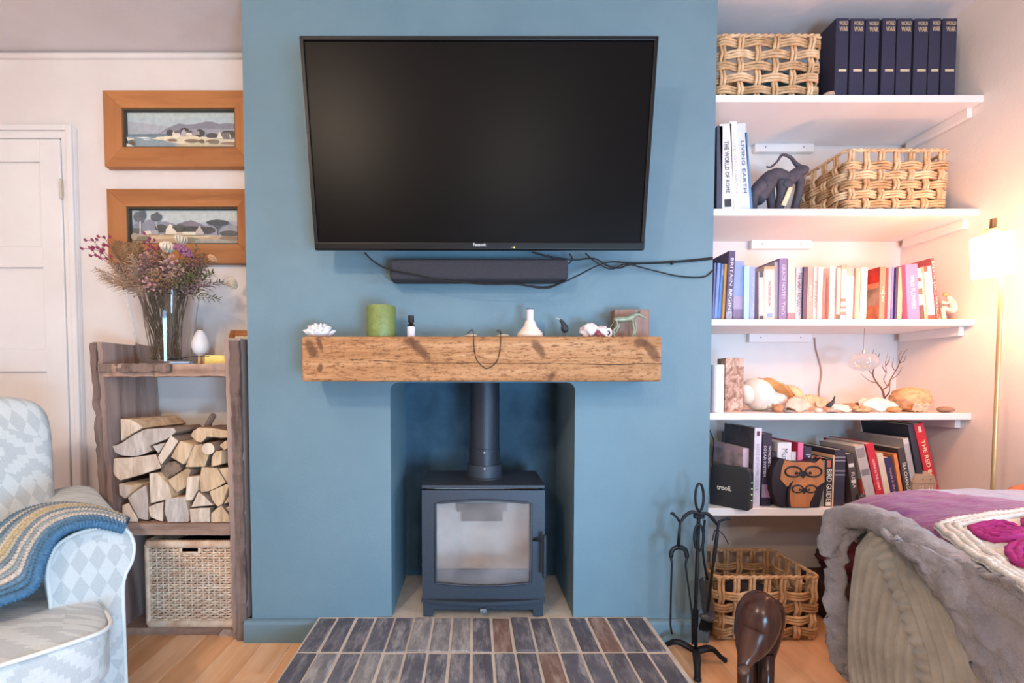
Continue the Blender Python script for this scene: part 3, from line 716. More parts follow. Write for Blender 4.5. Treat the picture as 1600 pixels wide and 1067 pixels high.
m = rough_box(lxi(z_top) - .004, lxi(z_top) + .26, .000, .016, z_top - .030, z_top - .002, (24, 1, 3), (0, .010, .006), 33, 26); m.build('bark_edge', M_bark, shelf, smooth='auto')
z_mid = shelf_board(818, 836, .022, 22, .003)
z_bot = shelf_board(981, 997, .03, 23, .005)
m = MB(); q = P(349, 985, .02); m.prism([P(342, 989, .022), P(348, 984, .022), P(362, 985, .022), P(366, 991, .022), P(364, 997, .022), P(342, 997, .022)], (0, .006, 0)); m.build('bracket_knot', plain('#a99284', .8, 0, .3, 60), shelf, bevel=.002)

# ------------------------------------------------------------------ split logs
def log_mat(name, a, b):
    t = NT(name); v = t.coord((14, 14, 3)); f = t.noise(v, 2.2, 5, .65, .8); g = t.noise(t.coord((60, 60, 60)), 2, 3)
    t.set(color=t.ramp(f, [(.25, srgb(b)), (.65, srgb(a))]), rough=.85, spec=.2); t.bump(f, .4, .004); return t.m
M_ends = [log_mat('log_end_pale', '#ecd6bf', '#b2947c'), log_mat('log_end_warm', '#e2c19c', '#a58262'), log_mat('log_end_grey', '#d8c8be', '#998678')]
M_lbark = wood('log_bark', '#a58a76', '#5a463b', 'Y', 1.4, .95, 0, .8, 20)
LOGS = [  # outline in the plane of the log ends (zoom frame), push back vector (dx, dy, dz), depth, end tint
 ([(95, 130), (180, 135), (235, 165), (280, 205), (190, 255), (100, 315)], (.042, .20, .0), .015, 0, 'quarter split log on top of the left of the pile'),
 ([(25, 355), (60, 350), (105, 330), (200, 265), (300, 215), (420, 208), (540, 205), (560, 240), (480, 300), (340, 355), (360, 395), (280, 430), (200, 445), (100, 435), (50, 410)], (.01, .16, .002), .012, 2, 'long pale jagged log second from the top left'),
 ([(40, 460), (200, 450), (390, 425), (415, 480), (435, 540), (260, 600), (95, 645), (50, 610), (35, 570)], (.01, .2, 0), .008, 0, 'wide pale log lying flat at the left of the pile'),
 ([(80, 670), (190, 690), (170, 750), (130, 797), (85, 760)], (.09, .15, .012), .01, 2, 'small log at the left edge below the wide flat log'),
 ([(155, 790), (225, 730), (310, 680), (325, 800), (325, 975), (290, 970), (245, 960)], (.0, .2, 0), .014, 2, 'tall grey wedge log with upright grain in the lower left'),
 ([(110, 850), (165, 830), (240, 960), (240, 990), (110, 990)], (0, .2, 0), .016, 0, 'bottom left corner log resting on the shelf board'),
 ([(335, 585), (400, 580), (490, 680), (525, 790), (430, 815), (345, 835)], (.03, .2, .0), .012, 0, 'quarter log with curved edge left of centre'),
 ([(430, 560), (445, 520), (490, 490), (540, 485), (590, 515), (605, 560), (550, 600), (490, 628), (440, 610)], (.0, .2, 0), .03, 'b', 'dark barked round log end in the middle of the pile'),
 ([(490, 640), (570, 590), (650, 540), (682, 560), (640, 700), (570, 745), (520, 690)], (.01, .2, -.005), .014, 1, 'tilted rectangular log end right of the dark round one'),
 ([(650, 615), (755, 605), (735, 730), (690, 810), (635, 810)], (.03, .2, 0), .012, 0, 'narrow upright white log end at the centre'),
 ([(770, 530), (900, 540), (975, 660), (900, 705), (830, 735), (765, 742), (755, 640)], (.0, .2, 0), .012, 1, 'broad tan five sided log end right of centre'),
 ([(905, 545), (1040, 530), (1045, 700), (1010, 690), (960, 640)], (.02, .2, 0), .02, 1, 'log wedged against the right post at mid height'),
 ([(835, 737), (985, 672), (1003, 690), (970, 770), (945, 840), (905, 865), (865, 815)], (.0, .2, 0), .013, 1, 'pale triangular log below the broad tan one'),
 ([(683, 868), (745, 733), (800, 780), (872, 852), (780, 858)], (.03, .19, .012), .008, 0, 'light grey triangular log end above the bottom row'),
 ([(325, 865), (380, 840), (455, 820), (450, 985), (430, 985), (345, 950)], (.02, .2, 0), .02, 0, 'second log from the left in the bottom row'),
 ([(470, 800), (560, 785), (630, 780), (650, 860), (665, 930), (660, 992), (490, 995), (460, 900)], (.0, .2, 0), .008, 2, 'large grey square log in the middle of the bottom row'),
 ([(670, 880), (760, 872), (840, 870), (842, 990), (680, 995)], (.03, .2, 0), .012, 0, 'rectangular log right of middle in the bottom row'),
 ([(850, 920), (890, 880), (935, 850), (990, 920), (1042, 992), (850, 995)], (.01, .2, 0), .01, 1, 'wedge log with bark edge at the bottom right'),
 ([(952, 842), (1000, 770), (1050, 700), (1050, 810)], (.01, .2, 0), .016, 1, 'thin triangular log against the right post'),
 ([(970, 870), (1050, 838), (1050, 962)], (.01, .2, 0), .016, 1, 'small triangular log low against the right post'),
 ([(392, 478), (450, 370), (515, 267), (580, 315), (510, 420), (440, 510)], (.03, .2, .0), .012, 0, 'slanting narrow pale log left of centre near the top'),
 ([(590, 315), (700, 345), (665, 440), (620, 512), (515, 450), (550, 380)], (.03, .2, .004), .014, 1, 'square pale log near the top centre'),
 ([(710, 347), (775, 340), (835, 430), (800, 530), (635, 535), (670, 440)], (.0, .2, 0), .02, 1, 'tan log under the round stick'),
 ([(825 + 55 * math.cos(a), 380 + 52 * math.sin(a)) for a in [2 * PI * k / 16 for k in range(16)]], (.04, .18, .006), .004, 0, 'thin round cut stick end on the upper right'),
 ([(880, 400), (940, 395), (935, 510), (850, 530), (855, 450)], (.04, .18, .0), .014, 1, 'brown sided log below the round stick'),
 ([(920, 350), (970, 310), (1010, 318), (1030, 355), (990, 372), (960, 395)], (.02, .18, 0), .012, 1, 'small notched log end at the upper right'),
 ([(680, 270), (700, 230), (750, 200), (860, 205), (1000, 230), (1030, 285), (930, 290), (820, 280), (770, 330), (730, 320)], (.0, .14, .0), .03, 1, 'barky log crowning the right of the pile'),
 ([(360, 355), (470, 325), (440, 380), (410, 418)], (.02, .2, 0), .02, 2, 'small triangular log tucked below the jagged log'),
 ([(988, 450), (1045, 400), (1045, 520), (990, 520)], (.01, .2, 0), .016, 1, 'dark brown log end squeezed by the right post'),
]
for li, (poly, ext, yy, tint, lab) in enumerate(LOGS):
    front = [P(170 + x * .1875, 630 + y * .1875, SY0 + yy) for x, y in poly]
    c = sum(front, Vector()) / len(front)
    front = [c + (p - c) * 1.005 for p in front]
    rnd = random.Random(li)
    ex = Vector((ext[0], min(ext[1], SY1 - .012 - SY0 - yy), ext[2]))
    back = [c + (p - c) * rnd.uniform(.86, .98) + ex for p in front]
    m = MB(); m.prism(front, ex, back)
    m.mi = [0, 1] + [1] * (len(m.f) - 2)
    em = M_lbark if tint == 'b' else M_ends[tint]
    o = m.build('firewood_log', [em, M_lbark if li % 3 else M_ends[(li + 1) % 3]], bevel=.003, bseg=2, origin=c)
    tag(o, lab, 'log', 'split logs stacked in the log shelf')
m = MB(); m.tube(spline([P(323, 669, .13), P(328, 658, .12), P(334, 648, .11)], 4), [.011, .012, .012, .011, .011, .011, .011, .011, .010], 8); o = m.build('firewood_log', M_bark, smooth='auto', origin=P(328, 658, .12)); tag(o, 'dark thin stick poking up from the top of the pile', 'log', 'split logs stacked in the log shelf')

# ------------------------------------------------------------------ wicker box basket under the logs
def rr_path(hw, hd, rc, n):
    """points round a rounded rectangle, n points, with outward normals"""
    L1, L2, La = 2 * (hw - rc), 2 * (hd - rc), PI / 2 * rc; tot = 2 * (L1 + L2) + 4 * La; out = []
    for i in range(n):
        s = tot * i / n; seg = [(L1, 'f'), (La, 'c0'), (L2, 'r'), (La, 'c1'), (L1, 'b'), (La, 'c2'), (L2, 'l'), (La, 'c3')]
        for ln, k in seg:
            if s <= ln + 1e-9: break
            s -= ln
        a = s / rc
        if k == 'f': p, nn = (-hw + rc + s, -hd), (0, -1)
        elif k == 'r': p, nn = (hw, -hd + rc + s), (1, 0)
        elif k == 'b': p, nn = (hw - rc - s, hd), (0, 1)
        elif k == 'l': p, nn = (-hw, hd - rc - s), (-1, 0)
        else:
            q = int(k[1]); cx, cy = [(hw - rc, -hd + rc), (hw - rc, hd - rc), (-hw + rc, hd - rc), (-hw + rc, -hd + rc)][q]
            th = -PI / 2 + q * PI / 2 + a; nn = (math.cos(th), math.sin(th)); p = (cx + rc * nn[0], cy + rc * nn[1])
        out.append((Vector((p[0], p[1], 0)), Vector((nn[0], nn[1], 0))))
    return out, tot
t = NT('pale_wicker'); v = t.coord((1, 1, 1)); f = t.noise(v, 16, 4, .6); t.set(color=t.ramp(f, [(.3, srgb('#c79c7c')), (.65, srgb('#f0d4b8'))]), rough=.6, spec=.3); t.bump(t.noise(v, 140, 2), .3, .002); M_wick = t.m
bx0, bx1 = P(229, 920, .035).x, P(366, 920, .035).x; bz0 = z_bot; bz1 = P(295, 846, .035).z
hw, hd = (bx1 - bx0) / 2 - .004, .125
wb = thing('wicker_basket', 'square pale wicker storage basket with handle slot in the log shelf', 'basket', ((bx0 + bx1) / 2, .04 + hd, bz0))
wc = Vector(((bx0 + bx1) / 2, .04 + hd, 0))
NS = 52; path, tot = rr_path(hw, hd, .012, NS * 2)
nrow = 30; r0z, r1z = bz0 + .024, bz1 - .02
hole_z0, hole_z1, hole_w = bz1 - .046, bz1 - .02, .036
for r in range(nrow):
    z = r0z + (r1z - r0z) * (r + .5) / nrow; pts = []
    cut = hole_z0 < z < hole_z1
    for i, (p, nn) in enumerate(path):
        off = .0042 * (1 if (i // 2 + r) % 2 == 0 else -1) * (1 if i % 2 else 0)
        off = .0045 * math.cos(PI * (i / 2 + r))
        pts.append(wc + p + nn * off + Vector((0, 0, z + random.uniform(-.0007, .0007))))
    m = MB()
    if cut:
        keep = [i for i, (p, nn) in enumerate(path) if not (abs(p.x) < hole_w and p.y < -hd + .01)]
        st_ = next(i for i, k in enumerate(keep) if k - keep[i - 1] != 1 and i > 0)
        seq = keep[st_:] + keep[:st_]; m.tube([pts[k] for k in seq], .0043, 5)
    else: m.tube(pts, .0043, 5, closed=True)
    m.build('weaver', M_wick, wb, smooth=True)
for i in range(0, NS * 2, 2):
    p, nn = path[i]; top = bz1 - .012
    if abs(p.x) < hole_w and p.y < -hd + .01: top = hole_z0
    m = MB(); m.tube([wc + p + Vector((0, 0, bz0 + .012)), wc + p + Vector((0, 0, top))], .0036, 5); m.build('stake', M_wick, wb, smooth=True)
def wrapped_rim(z, rad, name='rim', turns=110):
    pth, _ = rr_path(hw + .002, hd + .002, .012, 240); m = MB()
    m.tube([wc + p + Vector((0, 0, z)) for p, nn in pth], [rad * (1 + .09 * (1 if i % 2 else -1)) for i in range(240)], 8, closed=True, flat=1.5); m.build(name, M_wick, wb, smooth='auto', angle=60)
wrapped_rim(bz1 - .011, .0105); wrapped_rim(bz0 + .0125, .0105, 'foot_rim')
for sx in (-1, 1):
    for sy in (-1, 1):
        m = MB(); nn_ = 60; m.tube([wc + Vector((sx * hw, sy * hd, bz0 + .012 + (bz1 - .024 - bz0) * k / nn_)) for k in range(nn_ + 1)], [.0105 * (1 + .08 * (k % 2 * 2 - 1)) for k in range(nn_ + 1)], 8); m.build('corner_post', M_wick, wb, smooth='auto', angle=60)
m = MB(); hl = [(-hole_w, hole_z1 + .003), (-hole_w, hole_z0 + .003), (-hole_w + .004, hole_z0), (hole_w - .004, hole_z0), (hole_w, hole_z0 + .003), (hole_w, hole_z1 + .003)]
m.tube([wc + Vector((x, -hd - .001, z)) for x, z in hl], .006, 7); m.build('handle_slot', M_wick, wb, smooth=True)
m = MB(); m.bb(wc.x - hw + .006, wc.x + hw - .006, wc.y - hd + .007, wc.y + hd - .007, bz0 + .004, bz0 + .012); m.build('base_board', M_wick, wb)
m = MB(); m.bb(wc.x - hw + .012, wc.x + hw - .012, wc.y - hd + .014, wc.y + hd - .014, bz0 + .014, bz1 - .05); o = m.build('dark_filler', plain('#2b2526', .9), bevel=.01); tag(o, 'dark block standing in for the shaded inside of the wicker basket', 'cloth')  # added dark block gives the basket its shaded inside

# ------------------------------------------------------------------ framed landscape paintings
M_fr = wood('orange_pine_frame_h', '#cb8b58', '#9f6438', 'X', 1.0, .5, .6, .1, 14, '#be7d4a', '#7a4424')
M_fv = wood('orange_pine_frame_v', '#cb8b58', '#9f6438', 'Z', 1.0, .5, .4, .1, 14, '#be7d4a', '#7a4424')
M_dk = plain('#4d4840', .7); 
def picture(corn, inner, label, layers, zoom, Yf=.276, Yp=.302):
    """corn: outer px x0,y0,x1,y1; inner px; layers: painted shapes in zoom coordinates of the painting plane"""
    a, b = P(corn[0], corn[1], Yf), P(corn[2], corn[3], Yf); i0, i1 = P(inner[0], inner[1], Yf), P(inner[2], inner[3], Yf)
    pt = thing('framed_painting', label, 'painting', ((a.x + b.x) / 2, .28, b.z))
    ox0, ox1, oz1, oz0 = a.x, b.x, a.z, b.z; ix0, ix1, iz1, iz0 = i0.x, i1.x, i0.z, i1.z; dY = AY - Yf
    for nm, poly, mt in (('frame_rail', [(ox0, oz1), (ox1, oz1), (ix1, iz1), (ix0, iz1)], M_fr), ('frame_rail', [(ox0, oz0), (ox1, oz0), (ix1, iz0), (ix0, iz0)], M_fr), ('frame_stile', [(ox0, oz0), (ox0, oz1), (ix0, iz1), (ix0, iz0)], M_fv), ('frame_stile', [(ox1, oz0), (ox1, oz1), (ix1, iz1), (ix1, iz0)], M_fv)):
        m = MB(); m.prism([(x, Yf, z) for x, z in poly], (0, dY - .001, 0)); m.build(nm, mt, pt, bevel=.0015)
    # dark inner slip
    e = .006
    m = MB(); m.bb(ix0, ix1, Yf + .008, Yp, iz1 - e, iz1 - .0003); m.bb(ix0, ix0 + e, Yf + .008, Yp, iz0, iz1 - e); m.bb(ix1 - e, ix1, Yf + .008, Yp, iz0, iz1 - e); m.bb(ix0 + e, ix1 - e, Yf + .008, Yp, iz0, iz0 + e); m.build('slip', M_dk, pt)
    m = MB(); mats = []
    for li, (col, poly) in enumerate(layers):
        m.cur = li; mats.append(plain(col, .6, 0, .10, 60)); yy = Yp - .0003 * li
        pp = [P(zoom[0] + x * zoom[2], zoom[1] + y * zoom[2], yy) for x, y in poly]
        pp = [(min(max(p.x, ix0 + e + .0005), ix1 - e - .0005), yy, min(max(p.z, iz0 + e + .0005), iz1 - e - .0005)) for p in pp]
        ar = sum(pp[i][0] * pp[(i + 1) % len(pp)][2] - pp[(i + 1) % len(pp)][0] * pp[i][2] for i in range(len(pp)))
        if ar < 0: pp = pp[::-1]
        m.add(pp, [tuple(range(len(pp)))])
    m.build('canvas', mats, pt)
    m = MB(); m.bb(ix0, ix1, Yp + .001, Yp + .004, iz0, iz1); m.build('backing', M_dk, pt)
def blob(cx, cy, rx, ry, n=14, seed=0, amp=.25):
    return [(cx + rx * math.cos(2 * PI * k / n) * (1 + amp * n2(k * .9, seed)), cy + ry * math.sin(2 * PI * k / n) * (1 + amp * n2(k * .9, seed + 5))) for k in range(n)]
L1 = [('#b9c6c9', [(0, 0), (1600, 0), (1600, 900), (0, 900)]), ('#b0b4ba', [(0, 400), (700, 440), (900, 520), (900, 700), (0, 700)]), ('#c3cdca', [(300, 290), (1470, 290), (1470, 345), (800, 380), (300, 350)]),
 ('#8e8c96', [(640, 530), (740, 470), (860, 420), (940, 432), (1040, 425), (1140, 400), (1220, 402), (1280, 425), (1380, 415), (1470, 430), (1470, 580), (640, 580)]),
 ('#a3a1ab', [(640, 532), (760, 490), (900, 480), (1100, 470), (1300, 480), (1470, 470), (1470, 580), (640, 580)]),
 ('#76888d', [(300, 530), (760, 525), (780, 560), (600, 600), (300, 560)]), ('#93a1a4', [(300, 555), (600, 560), (700, 600), (820, 640), (820, 670), (300, 670)]), ('#dfe4df', [(420, 563), (520, 560), (600, 572), (480, 576)]), ('#e4e6e0', [(500, 580), (570, 585), (560, 592), (490, 590)]),
 ('#e6d9bd', [(580, 580), (640, 560), (760, 550), (1000, 540), (1150, 560), (1300, 580), (1470, 585), (1470, 640), (900, 640), (760, 610), (700, 595)]),
 ('#5a5652', blob(770, 515, 40, 32, 12, 1)), ('#4d4a48', blob(920, 490, 50, 25, 12, 2)), ('#57534f', blob(1080, 520, 55, 40, 12, 3)), ('#5e5b56', blob(1380, 530, 80, 40, 14, 4)), ('#5e5b56', blob(1210, 545, 70, 25, 14, 5)),
 ('#ece2cc', [(795, 520), (815, 490), (870, 515), (880, 555), (850, 578), (800, 572)]), ('#75707a', [(815, 490), (890, 485), (880, 520), (815, 522)]), ('#b9b0b2', [(885, 540), (890, 500), (915, 475), (940, 510), (945, 542)]), ('#6c6770', [(930, 490), (1000, 492), (995, 518), (940, 515)]), ('#ece2cc', [(940, 518), (1000, 518), (1000, 545), (945, 545)]), ('#a59ca0', [(1000, 540), (1005, 500), (1040, 480), (1075, 505), (1080, 540)]),
 ('#eee4cc', [(1255, 575), (1270, 540), (1285, 505), (1292, 505), (1300, 535), (1325, 578)]), ('#7d7876', [(1300, 520), (1385, 515), (1400, 575), (1325, 578)]), ('#ddd2bd', [(1385, 515), (1410, 560), (1405, 578), (1395, 578)]),
 ('#8d6f58', blob(790, 592, 55, 12, 12, 6)), ('#8a7560', blob(1000, 598, 80, 17, 14, 7)), ('#7d6a58', blob(1100, 602, 30, 20, 12, 8)), ('#8d7a66', blob(1220, 605, 70, 22, 12, 9)), ('#a08772', blob(1390, 630, 100, 20, 12, 10)),
 ('#c9b999', [(850, 640), (1000, 625), (1200, 628), (1470, 645), (1470, 680), (820, 670)]), ('#e2d8c2', [(310, 560), (410, 580), (330, 600)]), ('#7a5f52', blob(375, 620, 30, 20, 10, 11)), ('#e6dcc6', [(310, 625), (360, 640), (420, 670), (310, 670)])]
picture((160, 141, 397, 260), (189, 168, 367.5, 229.5), 'pine framed seaside painting of white cottages, the upper of two', L1, (150, 130, .15))
L2 = [('#c4cac6', [(0, 0), (1700, 0), (1700, 900), (0, 900)]), ('#b2b6c0', [(250, 430), (900, 440), (1480, 420), (1480, 620), (250, 620)]),
 ('#90929c', [(300, 470), (400, 430), (520, 400), (620, 425), (700, 425), (800, 460), (860, 480), (860, 560), (300, 560)]), ('#877f86', [(780, 470), (860, 435), (960, 410), (1050, 440), (1130, 480), (1150, 560), (780, 560)]), ('#9c9ba2', [(1100, 470), (1200, 440), (1330, 440), (1400, 450), (1480, 480), (1480, 570), (1100, 570)]),
 ('#6c6a66', blob(370, 525, 60, 30, 14, 1)), ('#5d5b58', blob(640, 500, 70, 45, 14, 2)), ('#66645f', blob(840, 500, 90, 45, 14, 3)), ('#5a5855', blob(1120, 520, 110, 40, 14, 4)), ('#63615c', blob(1380, 555, 110, 32, 14, 5)),
 ('#c7a98b', [(300, 575), (640, 560), (900, 570), (1240, 575), (1480, 590), (1480, 660), (300, 660)]), ('#d9c09e', [(480, 590), (760, 572), (1230, 580), (1150, 600), (760, 610), (560, 620)]), ('#8f8876', blob(960, 625, 90, 30, 14, 6)), ('#99836c', blob(1380, 610, 110, 30, 14, 7)), ('#a9a294', [(1020, 620), (1300, 625), (1480, 640), (1480, 670), (1000, 660)]),
 ('#6d7277', blob(400, 375, 62, 65, 18, 8, .5)), ('#5f656c', blob(440, 350, 40, 45, 14, 9, .5)), ('#d6d2c8', [(403, 420), (417, 420), (420, 565), (405, 565)]),
 ('#63676c', blob(585, 375, 62, 48, 18, 10, .5)), ('#b9b6b0', [(575, 420), (586, 420), (600, 500), (592, 505)]),
 ('#e3d7c4', [(447, 565), (452, 530), (520, 522), (540, 565)]), ('#b0a8ac', [(530, 565), (528, 525), (605, 522), (612, 562)]),
 ('#ece0c8', [(685, 565), (690, 510), (735, 450), (805, 515), (808, 568)]), ('#5e5a58', [(750, 480), (900, 482), (860, 540), (808, 540)]), ('#cfc3b2', [(808, 540), (870, 538), (870, 568), (808, 568)]),
 ('#ece0c8', [(870, 570), (872, 535), (1010, 535), (1015, 570)]), ('#55524f', [(885, 535), (925, 475), (1055, 478), (1010, 535)]), ('#c4b5ac', [(1010, 570), (1015, 530), (1055, 470), (1112, 565)]),
 ('#55565a', blob(1250, 435, 125, 30, 20, 12, .35)), ('#5b5856', [(1246, 455), (1256, 455), (1262, 570), (1250, 570)]), ('#5b5856', [(1246, 505), (1190, 450), (1196, 446), (1255, 495)]), ('#5b5856', [(1252, 500), (1300, 455), (1306, 459), (1258, 508)]),
 ('#b3a48c', blob(350, 590, 45, 40, 12, 14, .4)), ('#8b8470', blob(440, 610, 70, 25, 12, 15, .4))]
picture((166, 295, 402, 411), (196.5, 322.5, 372, 381), 'pine framed farmhouse painting behind the dried flowers, the lower of two', L2, (160, 285, .14375))

# ------------------------------------------------------------------ glass vase and dried flowers
VY = .125; vx = P(258, 560, VY).x; KV = sc_(VY)
t = NT('clear_glass'); t.set(color=(.95, .97, 1, 1), rough=.03, trans=1.0, ior=1.45); M_clear = t.m
vr1 = 48 / KV; vr0 = 33 / KV; vh = P(258, 459, VY).z - z_top
vz = Vector((vx, VY, z_top))
m = MB(); m.lathe([(.001, 0), (vr0, 0), (vr0 + (vr1 - vr0) * .3, vh * .35), (vr1, vh), (vr1 - .003, vh), (vr0 + (vr1 - vr0) * .3 - .003, vh * .35), (vr0 - .004, .014), (.001, .012)], vz, 48, closed_ends=False)
o = m.build('glass_vase', M_clear, smooth='auto', angle=50); tag(o, 'tall tapered clear glass vase holding dried flowers', 'vase')
M_stem = plain('#7b6048', .8, 0, .25, 40); M_green = plain('#77704e', .8, 0, .3, 40)
M_seed = plain('#96714f', .9, 0, .35, 200); M_plume = plain('#b5947a', .95, 0, .25, 80); M_pink = plain('#98395a', .7, 0, .3, 60); M_pinkp = plain('#b88a86', .8, 0, .3, 60); M_cream = plain('#e8d2b8', .7, 0, .15, 30)
M_dusk = plain('#7e5a52', .9, 0, .3, 100); M_peach = plain('#cf9a70', .8, 0, .25, 80)
frnd = random.Random(5)
def stem_curve(tx, ty, tY):
    tip = P(tx, ty, tY); a = frnd.uniform(0, 2 * PI); r = frnd.uniform(0, vr0 * .7)
    b = vz + Vector((r * math.cos(a), r * math.sin(a), .02))
    # cross the rim plane inside the rim
    rim_z = z_top + vh; d = (tip - vz); d.z = 0
    k = min(1, (vr1 * .82) / max(.001, d.length)) if d.length > vr1 * .82 else 1.0
    e = vz + d * min(k, .9) * .86; e.z = rim_z
    return spline([b, (b + e) / 2, e, e.lerp(tip, .55) + Vector((0, 0, .012 if d.length > .1 else 0)), tip], 6), (tip - e)
def dried(kind, tx, ty, tY, label, s=1.0):
    pts, d = stem_curve(tx, ty, tY); tip = pts[-1]; dn = d.normalized()
    root = thing('dried_flower', label, 'dried flower', pts[0], 'dried flowers in the glass vase')
    m = MB(); m.tube(pts, [.0016] * (len(pts) - 6) + [.0012] * 6, 5); m.build('stem', M_green if kind in ('leaf',) else M_stem, root, smooth=True)
    m = MB()
    q = dn.to_track_quat('Z', 'Y').to_matrix()
    if kind == 'plume':      # feathery grass head
        for k in range(46):
            u = k / 46; b = tip - dn * (.085 * s * (1 - u)); a = k * 2.4; out = q @ Vector((math.cos(a), math.sin(a), 1.1))
            e = b + out * (.024 * s * (1.1 - .7 * u)) + Vector((0, 0, -.006 * s)); m.tube([b, (b + e) / 2 + Vector((0, 0, .003)), e], [.0013, .0011, .0003], 4)
        m.build('plume', M_plume, root)
    elif kind == 'teasel':   # scaly cone head
        for k in range(90):
            u = (k + .5) / 90; z = -.05 * s + .06 * s * u; rad = .019 * s * math.sin(PI * (.12 + .8 * u)) ** .8; a = k * 2.39996
            c = tip + q @ Vector((rad * math.cos(a), rad * math.sin(a), z)); o_ = q @ Vector((math.cos(a), math.sin(a), .7)); m.tube([c - o_ * .004, c + o_ * .005 * s], [.0028 * s, .0006], 4)
        m.ball(tip - dn * .02 * s, (.015 * s, .015 * s, .03 * s), 10, 8, q); m.build('seed_head', M_seed, root)
    elif kind == 'berry':
        for k in range(22):
            a = k * 2.4; rad = .021 * s * math.sqrt((k + .5) / 22); c = tip + q @ Vector((rad * math.cos(a), rad * math.sin(a), .010 * s * (1 - (rad / (.021 * s)) ** 2) + .004 * n2(k, 3))); m.ball(c, .0056 * s, 7, 5)
        m.build('berries', M_pinkp if s < 1.05 else plain('#9c5f78', .6, 0, .3, 60), root, smooth=True)
    elif kind == 'bud':
        for k in range(6):
            b = tip - dn * .035 * s + dn * .010 * k * s; a = k * 2.2; out = q @ Vector((math.cos(a), math.sin(a), .9)); e = b + out * .014 * s
            m.tube([b, e], [.001, .001], 4); m.ball(e + out * .003, (.0042 * s, .0042 * s, .0065 * s), 7, 5, q)
        m.build('buds', M_pink, root, smooth=True)
    elif kind == 'protea':
        for ring, (n, r0, r1, hh_) in enumerate(((12, .012, .020, .026), (10, .008, .012, .032), (6, .003, .005, .034))):
            for k in range(n):
                a = 2 * PI * (k + .5 * ring) / n
                pp = [tip + q @ Vector((r * math.cos(a) * s, r * math.sin(a) * s, z * s)) for r, z in ((r0 * .6, -.012), (r1, .006), (r1 * .95, hh_ * .6), (r1 * .6, hh_ * .75))]
                m.tube(spline(pp, 3), [.002, .003, .0038, .0045, .0048, .0045, .004, .003, .002, .001][:10], 5, flat=.45)
        m.build('petals', M_cream if s >= .95 else M_peach, root, smooth=True)
    elif kind == 'leaf':
        for k in range(26):
            u = k / 26; b = tip - dn * (.10 * s * (1 - u)); a = k * 2.4; out = q @ Vector((math.cos(a), math.sin(a), .9)); e = b + out * .020 * s * (1.2 - .6 * u)
            m.tube([b, b.lerp(e, .5) + Vector((0, 0, .002)), e], [.0008, .003, .0004], 4, flat=.4)
        m.build('leaves', M_green if frnd.random() < .6 else M_dusk, root)
    elif kind == 'spray':    # fine branching sprig with tiny seeds
        for k in range(20):
            u = k / 20; b = tip - dn * (.09 * s * (1 - u)); a = k * 2.4; out = q @ Vector((math.cos(a), math.sin(a), 1.0)); e = b + out * .019 * s * (1.25 - .8 * u)
            m.tube([b, e], [.0009, .0006], 4); m.ball(e, .0032 * s, 5, 4); m.ball(b.lerp(e, .6) + Vector((.002, 0, .003)), .0026 * s, 5, 4)
        m.build('seeds', frnd.choice([M_seed, M_pinkp, M_dusk, M_plume]), root)
FL = [('bud', 150, 382, .08), ('bud', 146, 394, .06), ('bud', 168, 378, .10), ('bud', 162, 398, .05),
      ('plume', 150, 420, .04), ('plume', 158, 433, .06), ('plume', 170, 408, .02), ('plume', 186, 425, .0), ('plume', 178, 396, .12),
      ('teasel', 197, 385, .05), ('teasel', 212, 384, .06), ('teasel', 184, 382, .12), ('spray', 200, 405, -.01), ('spray', 218, 412, -.02), ('plume', 205, 425, -.03),
      ('bud', 234, 380, .08), ('bud', 238, 392, .05), ('spray', 228, 397, .0), ('spray', 243, 407, -.03), ('plume', 236, 422, -.04), ('spray', 252, 384, .16),
      ('protea', 262, 390, .02), ('spray', 258, 412, -.03), ('berry', 284, 390, .03), ('berry', 292, 398, .04), ('spray', 272, 405, -.02), ('plume', 268, 425, -.05), ('spray', 281, 420, -.02),
      ('protea', 282, 378, .14), ('leaf', 308, 385, .08), ('leaf', 318, 405, .03), ('leaf', 326, 412, .08), ('leaf', 312, 420, .0), ('leaf', 333, 424, .1), ('spray', 303, 405, -.01), ('spray', 322, 395, .1),
      ('protea', 331, 406, .06), ('leaf', 300, 428, -.03), ('protea', 360, 444, .1), ('leaf', 350, 440, .12), ('leaf', 344, 468, .12), ('plume', 297, 415, .14), ('spray', 222, 388, .16), ('leaf', 290, 430, .02),
      ('spray', 195, 400, .14), ('spray', 246, 430, -.05), ('leaf', 275, 440, -.04), ('spray', 230, 440, -.05), ('plume', 250, 440, .12), ('spray', 312, 440, .05)]
LAB = {'bud': 'dried stem with crimson pink buds at the left of the bouquet', 'plume': 'feathery tan dried grass plume in the glass vase', 'teasel': 'brown scaly dried seed cone in the glass vase', 'berry': 'dried stem with cluster of mauve pink berries', 'protea': 'dried cup shaped flower with papery petals in the vase', 'leaf': 'dried olive green leafy sprig in the vase', 'spray': 'fine branching dried sprig with tiny seed heads'}
SPEC = {(262, 390): 'cream dried flower head at the middle of the bouquet', (360, 444): 'peach dried flower drooping at the right of the bouquet', (331, 406): 'small peach dried flower among the olive sprigs', (282, 378): 'pale dried flower at the back of the bouquet', (234, 380): 'dried stem with dark pink buds before the lower frame', (238, 392): 'dried stem with dark pink buds before the lower frame', (344, 468): 'dried sprig drooping lowest over the vase rim at right'}
fr2 = random.Random(21)
for k in range(46):                         # the dense heart of the bouquet
    a = fr2.uniform(0, 2 * PI); r = math.sqrt(fr2.random())
    x = 252 + 84 * r * math.cos(a); y = 418 + 30 * r * math.sin(a) + .0016 * (x - 252) ** 2
    FL.append((fr2.choice(['plume', 'spray', 'spray', 'plume', 'leaf'] if x < 290 else ['leaf', 'spray', 'plume', 'leaf']), round(x), round(y), fr2.uniform(-.06, .16)))
kinds_ = {}
